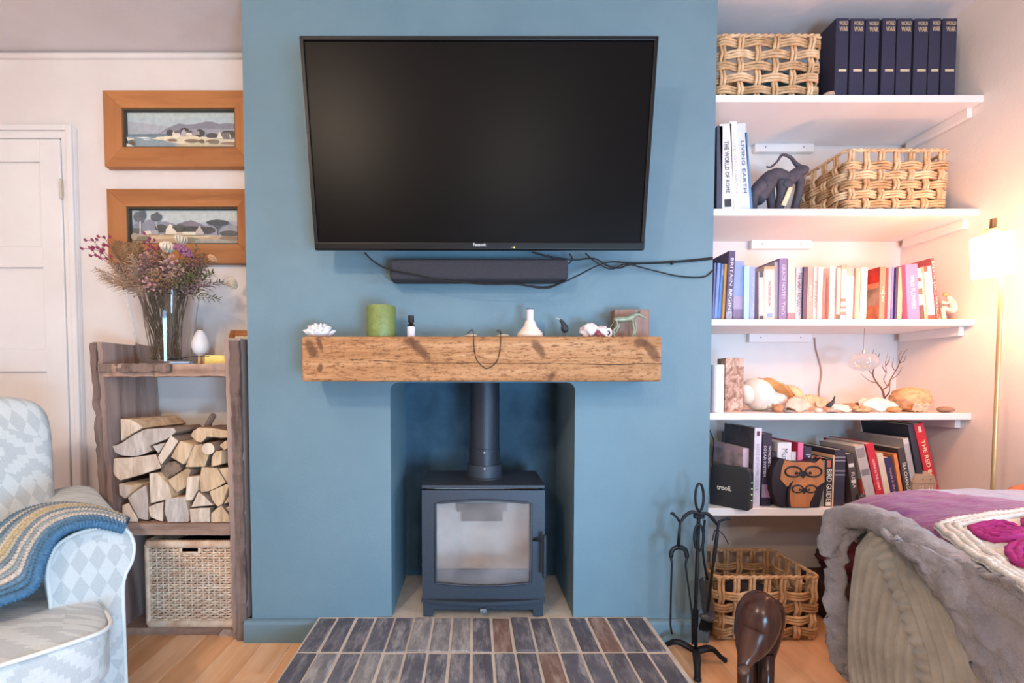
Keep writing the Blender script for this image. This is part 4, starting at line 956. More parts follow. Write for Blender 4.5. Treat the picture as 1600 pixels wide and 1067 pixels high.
for f_ in sorted(FL, key=lambda f: f[1]): kinds_.setdefault(f_[0], []).append(f_)
SIMPLE = {'bud': 'dried stem with crimson pink buds', 'plume': 'feathery tan dried grass plume', 'teasel': 'brown scaly dried seed cone', 'berry': 'dried stem with a cluster of mauve pink berries', 'protea': 'dried cup shaped flower', 'leaf': 'dried olive brown leafy sprig', 'spray': 'fine dried sprig with tiny seed heads'}
for kd, x, y, Y in FL:
    i = kinds_[kd].index((kd, x, y, Y)); lab = SPEC.get((x, y)) if kd == 'protea' or (x, y) == (344, 468) else None
    lab = lab or f'{SIMPLE[kd]}, {ordn(i)} of its kind from the left'
    dried(kd, x, y, Y, lab, {(331, 406): .7, (360, 444): .95, (262, 390): 1.15, (284, 390): 1.25, (292, 398): 1.1}.get((x, y), {'plume': 1.35, 'spray': 1.3, 'leaf': 1.3, 'teasel': 1.25}.get(kd, 1.1)))
# ------------------------------------------------------------------ small things beside the vase
q = Vector((P(314, 560, .10).x, .10, z_top)); KE = sc_(.10); er = 13 / KE
eg = thing('bud_vase', 'small white egg shaped bud vase on wooden pegs', 'vase', q)
e0 = P(314, 556, .10).z; e1 = P(314, 515, .10).z; eh = e1 - e0
m = MB(); m.lathe([(er * .35, 0), (er * .8, .12 * eh), (er, .36 * eh), (er * .93, .55 * eh), (er * .62, .82 * eh), (er * .3, .97 * eh), (er * .15, eh)], Vector((q.x, q.y, e0)), 28); m.build('egg_body', plain('#ddd8d6', .35, 0, .04), eg, smooth=True)
m = MB(); m.lathe([(er * .28, .95 * eh), (er * .32, eh), (er * .1, 1.03 * eh)], Vector((q.x, q.y, e0)), 14); m.build('brown_tip', plain('#8b6a4a', .7), eg, smooth=True)
for k in range(3):
    a = 2 * PI * k / 3 - PI / 2; m = MB(); m.tube([(q.x + .012 * math.cos(a), q.y + .012 * math.sin(a), z_top), (q.x + .008 * math.cos(a), q.y + .008 * math.sin(a), e0 + .006)], .0055, 8); m.build('peg', plain('#d5a673', .6), eg, smooth='auto')
m = MB(); sp = [P(262, 554, .03), P(270, 558, .03), P(285, 559.5, .028), P(300, 557, .028), P(327, 556.5, .03)]; m.tube(spline(sp, 5), [.003] + [.006] * 4 + [.008] * 6 + [.0045] * 5 + [.003] * 5, 8, flat=.35); 
o = m.build('dark_spoon', plain('#4a4a58', .3, .6), smooth=True); tag(o, 'dark metal spoon lying in front of the vase', 'spoon')
m = MB(); a = P(266, 568, .03); sl = P(297, 568, .03); m.bb(a.x, sl.x, .022, .05, z_top, z_top + .010); o = m.build('blue_tin', plain('#a9bfd6', .35, .3), bevel=.003); tag(o, 'flat pale blue tin under the dark spoon', 'tin')
a = P(322, 560, .06); b = P(361, 560, .06); m = MB(); m.bb(a.x, b.x, .05, .12, z_top, P(340, 555, .05).z); m2 = m.build('yellow_box', plain('#efd77a', .5), bevel=.002); tag(m2, 'flat yellow box beside the right timber post', 'box')
# leaning small photo frame
fa, fb = P(350, 502, .29), P(345, 556, .24)
lf = thing('photo_frame', 'small wooden photo frame leaning on the wall behind the timber post', 'photo frame', (fb.x + .05, .25, z_top))
w_, h_ = .135, .155
def FR(x, y, z): return Vector((fb.x + x + z * .10, .245 + z * .28 + y, z_top + .0005 + z))
def fbar(x0, x1, z0, z1, nm, mt, dep=.014, yo=0):
    m = MB(); m.prism([FR(x0, yo, z0), FR(x1, yo, z0), FR(x1, yo, z1), FR(x0, yo, z1)], (0, dep, -.003 if z0 > .01 else 0)); return m.build(nm, mt, lf, bevel=.001)
fbar(0, .024, 0, h_, 'frame_bar', M_fv); fbar(w_ - .024, w_, 0, h_, 'frame_bar', M_fv); fbar(.024, w_ - .024, h_ - .024, h_, 'frame_bar', M_fr); fbar(.024, w_ - .024, 0, .024, 'frame_bar', M_fr)
fbar(.024, w_ - .024, .024, h_ - .024, 'mount', plain('#e9dcc0', .7), .006, .004)
m = MB(); c = FR(.05, .0025, .085); m.lathe([(.022, 0), (.022, .001)], c, 20, Matrix.Rotation(PI / 2 - .27, 3, 'X')); m.build('round_print', plain('#9aa09a', .6, 0, .4, 90), lf)
# ------------------------------------------------------------------ shelves in the right alcove
SF = .012                                   # front edge of the shelves
names_ = ['top', 'second', 'middle', 'fourth', 'lowest']
SZ = []
def wall_shelf(py_t, py_b, label, batt=None):
    z1, z0 = P(1300, py_t, SF).z, P(1300, py_b, SF).z
    s = thing('alcove_shelf', label, 'shelf', (1.36, .16, z0))
    m = MB(); m.bb(BR + .001, XR - .001, SF, AY - .001, z0, z1); m.build('board', M_shelf, s, bevel=.002)
    m = MB(); m.bb(XR - .022, XR - .001, SF + .035, AY - .03, z0 - .034, z0); m.build('side_batten', M_shelf, s, bevel=.002)
    if batt:
        m = MB(); xa, xb = P(batt[0], py_b, .285).x, P(batt[1], py_b, .285).x; m.bb(xa, xb, AY - .022, AY - .001, z0 - .036, z0); bb_ = m.build('back_batten', M_shelf, s, bevel=.002)
        for k in (.18, .82):
            m = MB(); m.ball((xa + (xb - xa) * k, AY - .022, z0 - .016), .0028, 7, 5); m.build('screw', plain('#8d7468', .5), bb_)
    SZ.append(z1); return s
wall_shelf(148, 159, 'white painted wall shelf, the topmost, under the dark binders', (1182, 1275))
wall_shelf(326, 337, 'white painted wall shelf, second from the top, under the large woven basket', (1176, 1270))
wall_shelf(498.5, 508.5, 'white painted wall shelf carrying the long row of books', (1172, 1270))
wall_shelf(645.5, 656, 'white painted wall shelf carrying the sea shells')
wall_shelf(794, 806, 'white painted wall shelf, the lowest, under the owl ornament')

# ------------------------------------------------------------------ woven rope baskets
def rope_mat(name, a, b):
    t = NT(name); v = t.coord((1, 1, 1)); f = t.noise(v, 22, 4, .6); t.set(color=t.ramp(f, [(.3, srgb(b)), (.65, srgb(a))]), rough=.75, spec=.25); t.bump(t.noise(v, 160, 3), .4, .003); return t.m
M_rope = rope_mat('water_hyacinth_rope', '#ecc8a0', '#b88a60')
M_rope2 = rope_mat('water_hyacinth_rope_dark', '#dcb48a', '#a27850')
def woven_basket(x0, x1, y0, y1, z0, z1, nfr, nsd, rows, label, flare=0.04, rb=.0055, open_top=True, strands=3):
    cx, cy = (x0 + x1) / 2, (y0 + y1) / 2; hw, hd = (x1 - x0) / 2 - rb * 1.6, (y1 - y0) / 2 - rb * 1.6
    b = thing('woven_basket', label, 'basket', (cx, cy, z0)); C = Vector((cx, cy, 0)); H = z1 - z0
    n_st = 2 * (nfr + nsd); path, tot = rr_path(hw, hd, .02, n_st * 4)
    def pt(i, zz, off):
        p, nn = path[i % len(path)]; k = 1 - flare * (1 - (zz - z0) / H)
        return C + p * k + nn * off + Vector((0, 0, zz))
    rh = (H - 3 * rb) / rows; am = rb * 1.25
    for r in range(rows):
        if open_top and r == rows - 1: continue
        zc_ = z0 + rb * 1.5 + rh * (r + .5)
        m = MB()
        for s in range(strands):
            zz = zc_ + (s - (strands - 1) / 2) * rb * 1.55
            m.tube([pt(i, zz + random.uniform(-.0012, .0012), am * math.cos(PI * (i / 4 + r)) * 1.05) for i in range(n_st * 4)], rb * .86, 5, closed=True)
        m.build('weaver', M_rope if r % 2 else M_rope2, b, smooth=True)
    for k in range(n_st):
        m = MB()
        for s in (-1, 1):
            pts = []
            for r in range(rows * 2 + 1):
                zz = z0 + rb + (H - 2 * rb) * r / (rows * 2); off = -am * math.cos(PI * (k + (r / 2 - .5))) * .9 if not (open_top and r >= rows * 2 - 2) else 0
                p = pt(k * 4, zz, off); nn = path[(k * 4) % len(path)][1]; tg = Vector((-nn.y, nn.x, 0))
                pts.append(p + tg * (s * rb * .95 + random.uniform(-.001, .001)))
            m.tube(pts, rb * .95, 5)
        m.build('stake', M_rope, b, smooth=True)
    m = MB()
    for s in (0, 1):
        pth, _ = rr_path(hw, hd, .02, 120)
        m.tube([C + p + nn * (rb * .5 * math.cos(PI * (i / 2.5) + PI * s)) + Vector((0, 0, z1 - rb + rb * .5 * math.sin(PI * (i / 2.5) + PI * s))) for i, (p, nn) in enumerate(pth)], rb * .75, 6, closed=True)
    m.build('rim', M_rope, b, smooth=True)
    m = MB(); k = 1 - flare; m.bb(cx - hw * k + rb, cx + hw * k - rb, cy - hd * k + rb, cy + hd * k - rb, z0 + .002, z0 + .008); m.build('base_mat', M_rope2, b)
    return b
YB = .022
woven_basket(P(1118, 100, YB).x, P(1291, 100, YB).x, YB, .26, SZ[0], P(1200, 50, YB).z, 6, 3, 5, 'closely woven rope basket full of odds and ends beside the dark binders', .02, .0062, False)
bx = P(1205, 100, .14).x
m = lump((bx, .15, SZ[0] + .085), .150, .075, .066, 4, .2); o = m.build('teal_cloth', plain('#35636b', .8, 0, .3, 10), smooth=True); tag(o, 'teal cloth stuffed inside the top shelf basket', 'cloth')
m = lump((bx + .05, .13, SZ[0] + .185), .105, .07, .035, 8, .2); o = m.build('white_cloth', plain('#e9e4e4', .8, 0, .08, 10), smooth=True); tag(o, 'white cloth showing at the top of the top shelf basket', 'cloth')
woven_basket(P(1320, 280, YB).x, P(1493, 280, YB).x, YB, .285, SZ[1], P(1400, 230, YB).z, 7, 4, 6, 'large open weave rope basket on the second shelf', .03, .0062)
bx = P(1405, 280, .14).x
for k, (dx, c, lab) in enumerate(((-.11, '#c05a40', 'orange ball of stuff at the left in the open weave basket'), (-.03, '#6b3340', 'dark red bundle in the open weave basket'), (.06, '#5b6a6c', 'grey green bundle in the open weave basket'))):
    m = lump((bx + dx, .14, SZ[1] + .042), .045, .06, .03, k + 2, .25); o = m.build('cloth_bundle', plain(c, .9, 0, .2, 20), smooth=True); tag(o, lab, 'cloth')

# ------------------------------------------------------------------ books
M_page = plain('#e6d6c2', .9, 0, .1, 300, 0.1)
def book(px0, px1, dpx, pyt, zs, Y, depth, col, label, band=None, text=None, tcol='#f0e6dc', tw=.75, ts=.6, ptop=None, group=None, low=None, cat='book', side=None):
    """px0, px1: spine at the shelf; dpx: shift of the top; pyt: top; zs: shelf height"""
    K = sc_(Y); a0 = P(px0, 500, Y).x; a1 = P(px1, 500, Y).x
    h0 = P((px0 + px1) / 2 + dpx, pyt, Y).z - zs; dx = dpx / K
    ang = math.atan2(dx, h0); t = max(.005, (a1 - a0) * math.cos(ang) - .0006); h = h0 / math.cos(ang) - (t * abs(math.sin(ang)) if ang else 0) * .5
    u = Vector((math.sin(ang), 0, math.cos(ang))); n = Vector((math.cos(ang), 0, -math.sin(ang)))
    piv = Vector((a1, Y, zs)) - n * t if ang > 0 else Vector((a0, Y, zs))
    if ang > 0: piv = Vector((a1 - t * math.cos(ang), Y, zs + t * math.sin(ang)))
    depth = min(depth, AY - .006 - Y)
    def q(s, d, v): return piv + n * (t * s) + Vector((0, d, 0)) + u * (h * v)
    bk = thing('book', label, cat, piv, group)
    ct = min(.0022, t * .18) / t; m = MB()
    sp = plain(col, .5, 0, .06, 40)
    # spine, front board, back board
    m.prism([q(0, 0, 0), q(1, 0, 0), q(1, 0, 1), q(0, 0, 1)], (0, .0025, 0))
    m.prism([q(0, .0025, 0), q(ct, .0025, 0), q(ct, .0025, 1), q(0, .0025, 1)], (0, depth, 0))
    m.prism([q(1 - ct, .0025, 0), q(1, .0025, 0), q(1, .0025, 1), q(1 - ct, .0025, 1)], (0, depth, 0))
    cov = m.build('cover', sp, bk)
    m = MB(); e = .0025 / h
    m.prism([q(ct, .0027, e), q(1 - ct, .0027, e), q(1 - ct, .0027, 1 - e), q(ct, .0027, 1 - e)], (0, depth - .004, 0)); m.build('pages', M_page, bk)
    if side:
        for j, (v0, v1, sc2) in enumerate(side):
            m = MB(); m.prism([q(0, .003, v0), q(0, .003, v1), q(0, depth, v1), q(0, depth, v0)], -n * .0003 * (j + 1)); m.build('cover_print', plain(sc2, .5, 0, .45, 18), cov)
    def patch(v0, v1, c, s0=.0, s1=1.0, nm='spine_band'):
        m = MB(); m.prism([q(s0, -.0006, v0), q(s1, -.0006, v0), q(s1, -.0006, v1), q(s0, -.0006, v1)], (0, .0005, 0)); m.build(nm, plain(c, .5, 0, .05, 40), cov)
    for b in (band or []): patch(*b)
    if text:
        lines = text.split('|')
        for i, tx in enumerate(lines):
            s = (len(lines) - i - .5) / len(lines)
            c = q(s, -.0009, low if low else .5)
            lettering(tx, t * ts / len(lines) * 1.25, plain(tcol, .5), cov, Matrix.Translation(c) @ Matrix.Rotation(ang, 4, 'Y') @ Matrix.Rotation(PI / 2, 4, 'Y') @ FRONT, width=h * tw)
    return bk
# eight dark binders on the top shelf
M_bind = plain('#2f2f45', .7, 0, .12, 300, .2); M_gold = plain('#c4ae92', .5, .3, .15, 300)
bsp = [(765, 838), (845, 925), (930, 1008), (1022, 1100), (1105, 1190), (1200, 1280), (1283, 1348), (1355, 1438)]
YBn = .03
for i, (a, b) in enumerate(bsp):
    x0, x1 = P(1090 + a * .28125, 100, YBn).x, P(1090 + b * .28125, 100, YBn).x - .001; zt_ = P(1400, 27.5 + (i % 3) * .4, YBn).z
    bk = thing('binder', f'dark navy magazine binder with gold lettering, {ORD[i]} from the left on the top shelf', 'binder', ((x0 + x1) / 2, YBn, SZ[0]), 'dark navy binders on the top shelf')
    m = MB(); m.bb(x0, x1, YBn, YBn + .006, SZ[0], zt_); spn = m.build('spine', M_bind, bk, bevel=.003)
    for xa in (x0 + .001, x1 - .004):
        m = MB(); m.bb(xa, xa + .003, YBn + .006, .29, SZ[0], zt_); m.build('cover_board', M_bind, bk)
    m = MB(); m.bb(x0 + .006, x1 - .006, YBn + .008, .28, SZ[0] + .004, zt_ - .008); m.build('pages', M_page, bk)
    w = x1 - x0; cx = (x0 + x1) / 2 + w * .06
    lettering('WORLD', .019, M_gold, spn, Matrix.Translation((cx, YBn - .0006, zt_ - .020)) @ FRONT, width=w * .68, bold=.0004)
    lettering('WAR', .024, M_gold, spn, Matrix.Translation((cx, YBn - .0006, zt_ - .041)) @ FRONT, width=w * .66, bold=.0006)
    zb_ = P(1400, 110, YBn).z; m = MB(); m.bb(cx - w * .30, cx + w * .30, YBn - .0007, YBn, zb_ - .004, zb_ + .004); m.build('gold_bar', plain('#d3bfa0', .5, .2), spn)
q = P(1296, 141, .03); m = lump((q.x, .035, SZ[0] + .011), .020, .02, .0105, 6, .12); o = m.build('pebble', plain('#c9a58e', .7, 0, .2, 40), smooth=True); tag(o, 'small brown pebble between basket and binders', 'pebble')

# five leaning books at the left of the second shelf
def z2(x): return 1100 + x * .275
Y2 = .03
S2 = [(60, 92, -8, 197, '#4a4d5e', 'slim dark patterned book', None, None), (92, 158, -30, 193.5, '#ded8d6', 'white art book', 'THE WORLD OF ROME', '#3a3a44'), (160, 200, -45, 190, '#eee6e2', 'tall white book', 'LIFE ON EARTH', '#cbbfc0'), (200, 250, -45, 193, '#ccd0dc', 'pale grey book', 'LIVING EARTH', '#5b6a86'), (250, 264, -50, 207, '#5a86b0', 'slim blue flecked book', None, None)]
for i, (a, b, d, yt, c, lab, tx, tcol) in enumerate(S2):
    book(z2(a), z2(b), d * .275 * .8, yt, SZ[1], Y2, .2, c, f'{lab} leaning left, {ORD[i]} from the left on the second shelf', text=tx, tcol=tcol or '#fff', tw=.6, ts=.42, group='leaning books on the second shelf', band=[(.04, .13, '#3a3a40', .2, .8)] if i == 1 else None)

# long row of books on the middle shelf
def zl(x): return 1100 + x * .1406
def zr(x): return 1300 + x * .1406
Y3 = .055
def y3(y): return 370 + y * .1406
B3 = [(zl(88), zl(110), 2, 290, '#6d6f9c', 'slim slate blue'), (zl(110), zl(146), 4, 292, '#7c92c0', 'blue pamphlet like'), (zl(148), zl(192), 5, 300, '#6a8ed0', 'bright blue'), (zl(198), zl(232), 3, 300, '#d59a4e', 'slim orange'),
 (zl(238), zl(310), 3.5, 156, '#584c6c', 'tall dark violet'), (zl(318), zl(434), .4, 270, '#8d9ac2', 'thick periwinkle'), (zl(442), zl(502), -.6, 320, '#a9cfe4', 'sky blue'), (zl(506), zl(562), -.8, 328, '#98a0d2', 'lavender blue'),
 (zl(568), zl(608), -2, 347, '#6c5660', 'slim plum brown'), (zl(612), zl(668), -2, 385, '#e6dcd4', 'short white'), (zl(670), zl(784), -2, 330, '#dbc3b8', 'thick beige pink'), (zl(786), zl(826), -2.5, 276, '#b6a4aa', 'slim mauve grey'),
 (zl(832), zl(918), -1.2, 237, '#86739a', 'tall purple'), (zl(926), zl(1010), -1, 242, '#dccbb2', 'tall cream'), (zl(1014), zl(1092), -.5, 340, '#bdb3b8', 'grey white'), (zl(1096), zl(1136), 0, 334, '#503c58', 'dark aubergine'),
 (zl(1140), zl(1200), 0, 331, '#c0948a', 'dusty rose'), (zl(1206), zl(1258), 0, 336, '#f0d6cc', 'pale pink'), (zl(1260), zl(1310), 0, 336, '#f4e6de', 'white'), (zl(1314), zl(1344), 0, 420, '#c4645e', 'short slim red'),
 (zl(1386), zl(1466), 0, 336, '#f4e2d4', 'ivory'), (zl(1468), zl(1508), 0, 342, '#cdb2a4', 'slim tan'), (zl(1515), zr(150), -.2, 310, '#ecd2c8', 'white and rose mottled'), (zr(156), zr(242), -1.2, 350, '#f6e6da', 'cream white'),
 (zr(246), zr(300), .6, 345, '#c49a8e', 'rosy brown'), (zr(306), zr(376), .5, 340, '#f8ecdf', 'bright white'), (zr(520), zr(582), 0, 331, '#e07a6c', 'coral red'), (zr(584), zr(610), 0, 345, '#8c3b48', 'slim maroon'),
 (zr(612), zr(648), 0, 342, '#a890a0', 'slim grey mauve'), (zr(650), zr(690), 0, 338, '#7f7ccc', 'violet blue'), (zr(694), zr(718), 0, 340, '#3f3b5c', 'slim midnight blue'), (zr(722), zr(774), 0, 336, '#c2a08c', 'tan'),
 (zr(776), zr(838), -2, 380, '#8d5a78', 'plum'), (zr(842), zr(978), -7, 302, '#e07aa6', 'bright pink'), (zr(982), zr(1032), -9, 350, '#d9c6ba', 'mottled beige'), (zr(1036), zr(1062), -9, 400, '#eadccc', 'slim buff'), (zr(1070), zr(1152), -10, 325, '#f2e4d2', 'cream'), (zr(1158), zr(1198), -12.5, 236, '#a4525c', 'tall wine red')]
TX3 = {4: ('BRITAIN BEGINS', '#dcd6e4', .8, .55), 12: ('GRACE NOTES  TWO', '#cfc3da', .8, .5), 14: ('THE GREAT REVOLUTION', '#8a4a60', .8, .6), 16: ('PIERO', '#f0d8c8', .3, .5), 10: ('THE GOLDEN BOUGH', '#8a7478', .45, .25), 33: ('WILD FLOWERS', '#fbe6ee', .6, .35), 37: ('BREATH  LYALL WATSON', '#f2dcd0', .9, .7), 26: ('TALES', '#f8d0c0', .3, .4), 20: ('IN THE HEART', '#d6a08c', .4, .3), 17: ('SONGS', '#e0a898', .5, .5), 7: ('THE HISTORY', '#c6caec', .6, .4)}
BD3 = {4: [(.0, .12, '#9a93a8'), (.12, .45, '#6d6680')], 5: [(0, .2, '#84708c'), (.2, .42, '#a898b0')], 9: [(.88, 1, '#55505a', .1, .9), (.02, .10, '#4a454e', .1, .9)], 10: [(.95, 1, '#c29872'), (.06, .14, '#8fa0c0', .3, .8)], 13: [(0, .13, '#9c7c86')], 14: [(.0, .25, '#c9c2c0')], 22: [(.92, 1, '#e8907e'), (.1, .16, '#8d6f66'), (.22, .26, '#8d6f66'), (.34, .4, '#8d6f66')], 23: [(.85, 1, '#c09a90')], 26: [(.5, .52, '#f2b2a0')], 29: [(.0, .25, '#6b6cc8')], 34: [(.0, .3, '#6b5550'), (.5, .62, '#7a655e'), (.75, .82, '#6b5550', .2, .8)], 36: [(.0, .1, '#d05a50'), (.9, 1, '#dd5a50', .0, .4)], 32: [(.18, .5, '#c8b4ba'), (.0, .18, '#6d4468')], 21: [(.0, .12, '#6a544c')], 2: [(.8, .9, '#9db8e4', .2, .8)]}
for i, (a, b, d, yt, c, lab) in enumerate(B3):
    t_ = TX3.get(i)
    dep = .19 if yt < 300 else .14
    if i == 26: dep = .17
    book(a, b, d, y3(yt), SZ[2], Y3 - (.012 if i in (4, 26, 33) else 0) + (i % 3) * .004, dep, c, f'{lab} book, {ordn(i)} from the left in the long row', band=BD3.get(i), text=t_[0] if t_ else None, tcol=t_[1] if t_ else '#fff', tw=t_[2] if t_ else .7, ts=t_[3] if t_ else .6, group='long row of books on the middle shelf', side={26: [(.0, .72, '#cf8468'), (.72, 1.0, '#d23c34'), (.30, .62, '#b9a08e')]}.get(i))
# thick coral book whose cover faces the gap
# seated figurine
q = Vector((zr(1290), 0, 0)); Yf_ = .05
def Z4(x, y, dy=0): p = P(zr(x), y3(y), Yf_ + dy); return p
fg = thing('seated_figurine', 'small cream figurine of a crouching person at the end of the books', 'figurine', (Z4(1290, 900).x, Yf_, SZ[2]))
M_fig = plain('#e9cbb0', .6, 0, .05, 30)
m = MB(); k = 1.0
pelv, chest, neck, hd_ = Z4(1345, 830), Z4(1330, 730), Z4(1300, 680), Z4(1262, 645)
m.tube(spline([pelv + Vector((0, 0, -.004)), pelv.lerp(chest, .5) + Vector((.004, 0, 0)), chest, neck, Z4(1280, 665)], 4), [.008, .0105, .012, .0125, .0125, .012, .0118, .0115, .011, .0105, .010, .009, .008, .007, .006, .005, .005], 10)
for s in (-1, 1):
    m.tube(spline([pelv + Vector((0, s * .006, -.002)), Z4(1235, 790, s * .007), Z4(1230, 800, s * .007), Vector((Z4(1225, 900).x, Yf_ + s * .007, SZ[2] + .002))], 4), [.0075] * 5 + [.0065] * 8, 8)
    m.tube(spline([chest + Vector((-.002, s * .010, .006)), Z4(1270, 735, s * .010), Z4(1215, 720, s * .004)], 4), [.0055, .0055, .005, .005, .005, .005, .0045, .0045, .004], 8)
m.build('body', M_fig, fg, smooth=True)
m = MB(); m.ball(Z4(1262, 640), (.0085, .008, .008), 14, 10); m.build('head', plain('#d59a62', .6), fg, smooth=True)
m = MB(); a = Z4(1338, 860); m.bb(a.x - .008, a.x + .009, Yf_ - .012, Yf_ + .012, SZ[2], SZ[2] + .008); m.build('block_seat', plain('#c79c6a', .6), fg, bevel=.001)

# dark carved root sculpture on the second shelf
def ZS(x, y, Y=.12): return P(1100 + x * .275, 170 + y * .275, Y)
rs = thing('root_sculpture', 'grey black carved elephant like root sculpture beside the leaning books', 'sculpture', (ZS(430, 560).x, .12, SZ[1]))
M_root = plain('#4b4650', .7, 0, .25, 50, .4)
m = MB()
m.tube(spline([ZS(290, 520), ZS(350, 430), ZS(400, 390), ZS(480, 400), ZS(540, 360), ZS(580, 350)], 4), [.03, .034, .036, .036, .036, .035, .034, .034, .034, .032, .03, .028, .026, .026, .025, .024, .022, .02, .018, .016, .014], 12)
m.build('body', M_root, rs, smooth=True)
for i, (pts, r) in enumerate(((((330, 430), (280, 490), (265, 560)), .026), (((380, 400), (375, 470), (400, 560)), .020), (((440, 410), (440, 480), (420, 560)), .020), (((520, 370), (545, 430), (500, 560)), .018))):
    m = MB(); pp = [ZS(x, y, .10 + .02 * (i % 2)) for x, y in pts]; pp[-1].z = SZ[1]; m.tube(spline(pp, 5), [r, r, r * .95, r * .9, r * .85, r * .8, r * .75, r * .75, r * .78, r * .85, r * .95], 10); m.build('leg', M_root, rs, smooth=True)
m = MB(); m.tube(spline([ZS(560, 345), ZS(520, 310), ZS(490, 275), ZS(445, 262), ZS(415, 300), ZS(380, 330), ZS(355, 328)], 5), [.012, .011, .010, .009, .008, .0075, .007, .0065, .006, .006, .006, .006, .0055, .0055, .005, .005, .005, .0048, .0045, .0045, .004, .004, .004, .0038, .0036, .0034, .0032, .003, .003, .003, .0025], 8); m.build('trunk', M_root, rs, smooth=True)
m = MB(); m.ball(ZS(560, 350), (.022, .02, .018), 12, 8); m.build('head', M_root, rs, smooth=True)
m = MB(); m.ball(ZS(470, 430, .09), (.022, .02, .02), 12, 8); m.build('knot', M_root, rs, smooth=True)
a = ZS(470, 505, .085); m = MB(); m.prism([ZS(485, 440, .078), ZS(505, 450, .078), ZS(465, 552, .078), ZS(440, 545, .078)], (0, .004, 0)); o = m.build('paper_tag', plain('#dcc7a4', .8)); tag(o, 'small cream paper tag propped against the root sculpture', 'paper tag')
# ------------------------------------------------------------------ fourth shelf: shells, coral, candles
def A4(x, y, Y): return P(1100 + x * .2625, 530 + y * .2625, Y)
Z4s = SZ[3]; K4 = sc_(.1)
def at4(x, Y): p = A4(x, 440, Y); return Vector((p.x, Y, Z4s))
M_shw = plain('#f2e4d6', .35, 0, .12, 14); M_sho = plain('#e8b88e', .5, 0, .25, 25); M_shp = plain('#e6b8a4', .45, 0, .2, 25); M_shb = plain('#c98e62', .6, 0, .3, 40); M_shin = plain('#e59a5c', .3, 0, .15, 20)
# white candle and birch log candle
q = at4(76, .06); m = MB(); r = 35 * .2625 / sc_(.06); h = A4(76, 152, .06).z - Z4s; m.lathe([(r, 0), (r, h - .002), (r - .002, h), (.003, h - .002)], q, 28); o = m.build('white_candle', plain('#f0eaee', .5, 0, .03), smooth='auto'); tag(o, 'plain white pillar candle at the left end of the shell shelf', 'candle')
q = at4(150, .12); bl_ = thing('bark_holder', 'square birch bark covered holder behind the white candle', 'candle holder', q)
t = NT('birch_bark'); v = t.coord((1, 1, 1)); f = t.noise(v, 30, 5, .75, 1); t.set(color=t.ramp(f, [(.35, srgb('#7d5648')), (.5, srgb('#b9927e')), (.65, srgb('#e2c6b4'))]), rough=.9); t.bump(f, .6, .006)
hx_ = 52 * .2625 / sc_(.12); h = A4(150, 115, .12).z - Z4s
m = rough_box(q.x - hx_, q.x + hx_, .09, .15, Z4s, Z4s + h, (6, 4, 10), (.002, .003, 0), 4, 30); m.build('bark_body', t.m, bl_)
m = MB(); m.bb(q.x - hx_ * .6, q.x + hx_ * .6, .1, .14, Z4s + h, Z4s + h + .002); m.build('wood_top', plain('#b58a6c', .8), bl_)
def conch(c, L, R, ang, label, mt=None, min_=None, tilt=0.0, turns=4.5, flare=True, yaw=0.0):
    """spiral sea snail shell: big body whorl with wide mouth, tapering spire"""
    s = thing('sea_shell', label, 'shell', c, 'sea shells on the fourth shelf'); s['kind'] = 'thing'; Rm = Euler((tilt, ang, yaw)).to_matrix()
    m = MB(); n, nv = 90, 12; pts = []
    C0 = Vector(c) + Vector((0, 0, R * .95))
    def f(u, v):
        w = 1 - u; k = (1 - u) ** 1.6; th = u * turns * 2 * PI; a = v * 2 * PI
        rad = R * .5 * k; cen = Vector((L * (.9 * (u ** .8) - .35), rad * math.cos(th), rad * math.sin(th)))
        tr = R * .62 * k + .0008
        o_ = Vector((math.cos(a) * tr * 1.25, math.sin(a) * tr * math.cos(th), math.sin(a) * tr * math.sin(th)))
        p = Rm @ (cen + o_); return C0 + p
    m.grid(f, n, nv, False, True); m.build('whorls', mt or M_shw, s, smooth=True)
    if flare:
        m = MB()
        def g(u, v):
            a = -1.1 + 2.4 * u; r_ = R * (.75 + .55 * v); x = -L * .35 + L * .30 * (u - .5) - R * .35 * v
            return C0 + Rm @ Vector((x + R * .8 * (u - .5), -r_ * math.cos(a) * .9, -r_ * math.sin(a) * .62 + R * .05 * math.sin(u * 22) * v))
        m.grid(g, 14, 6); m.build('flared_lip', min_ or M_shin, s, smooth=True, solid=.003)
    zmin = min((o.matrix_world @ v.co).z if False else v.co.z for o in s.children for v in o.data.vertices)
    for o in s.children: o.data.transform(Matrix.Translation((0, 0, c[2] - zmin)))
    return s
conch(at4(262, .12), .19, .070, PI, 'large glossy white conch shell with toothed lip, biggest at the left', M_shw, M_shin, .3, 4, True, .1)
conch(at4(410, .10), .13, .048, 2.8, 'white spiky conch shell beside the largest white one', M_shw, M_sho, -.2, 4, True, .5)
conch(at4(535, .16), .14, .054, .3, 'orange brown conch shell standing behind the pink scallop', M_sho, M_shin, .2, 4, True, .3)
def clam(c, R, label, mt, tilt=.5, yaw=0, ribs=16, dep=.35):
    m = MB(); c = Vector(c)
    E = Euler((tilt, 0, yaw)).to_matrix()
    def f(u, v):
        a = -1.25 + 2.5 * u; r = R * v * (1 + .03 * math.cos(ribs * a * 2)); hgt = dep * R * math.sin(PI * min(1, v) * .62) * (1 + .06 * math.cos(ribs * a * 2)) * math.cos(a * .75)
        return Vector((r * math.sin(a), r * math.cos(a) - R * .5, hgt))
    vs = []; m.grid(f, 49, 9)
    m.v = [tuple(E @ Vector(p)) for p in m.v]; zm = min(p[2] for p in m.v); m.v = [(p[0] + c.x, p[1] + c.y, p[2] - zm + c.z + .001) for p in m.v]
    o = m.build('sea_shell', mt, smooth=True, solid=.002); return tag(o, label, 'shell', 'sea shells on the fourth shelf', 'thing')
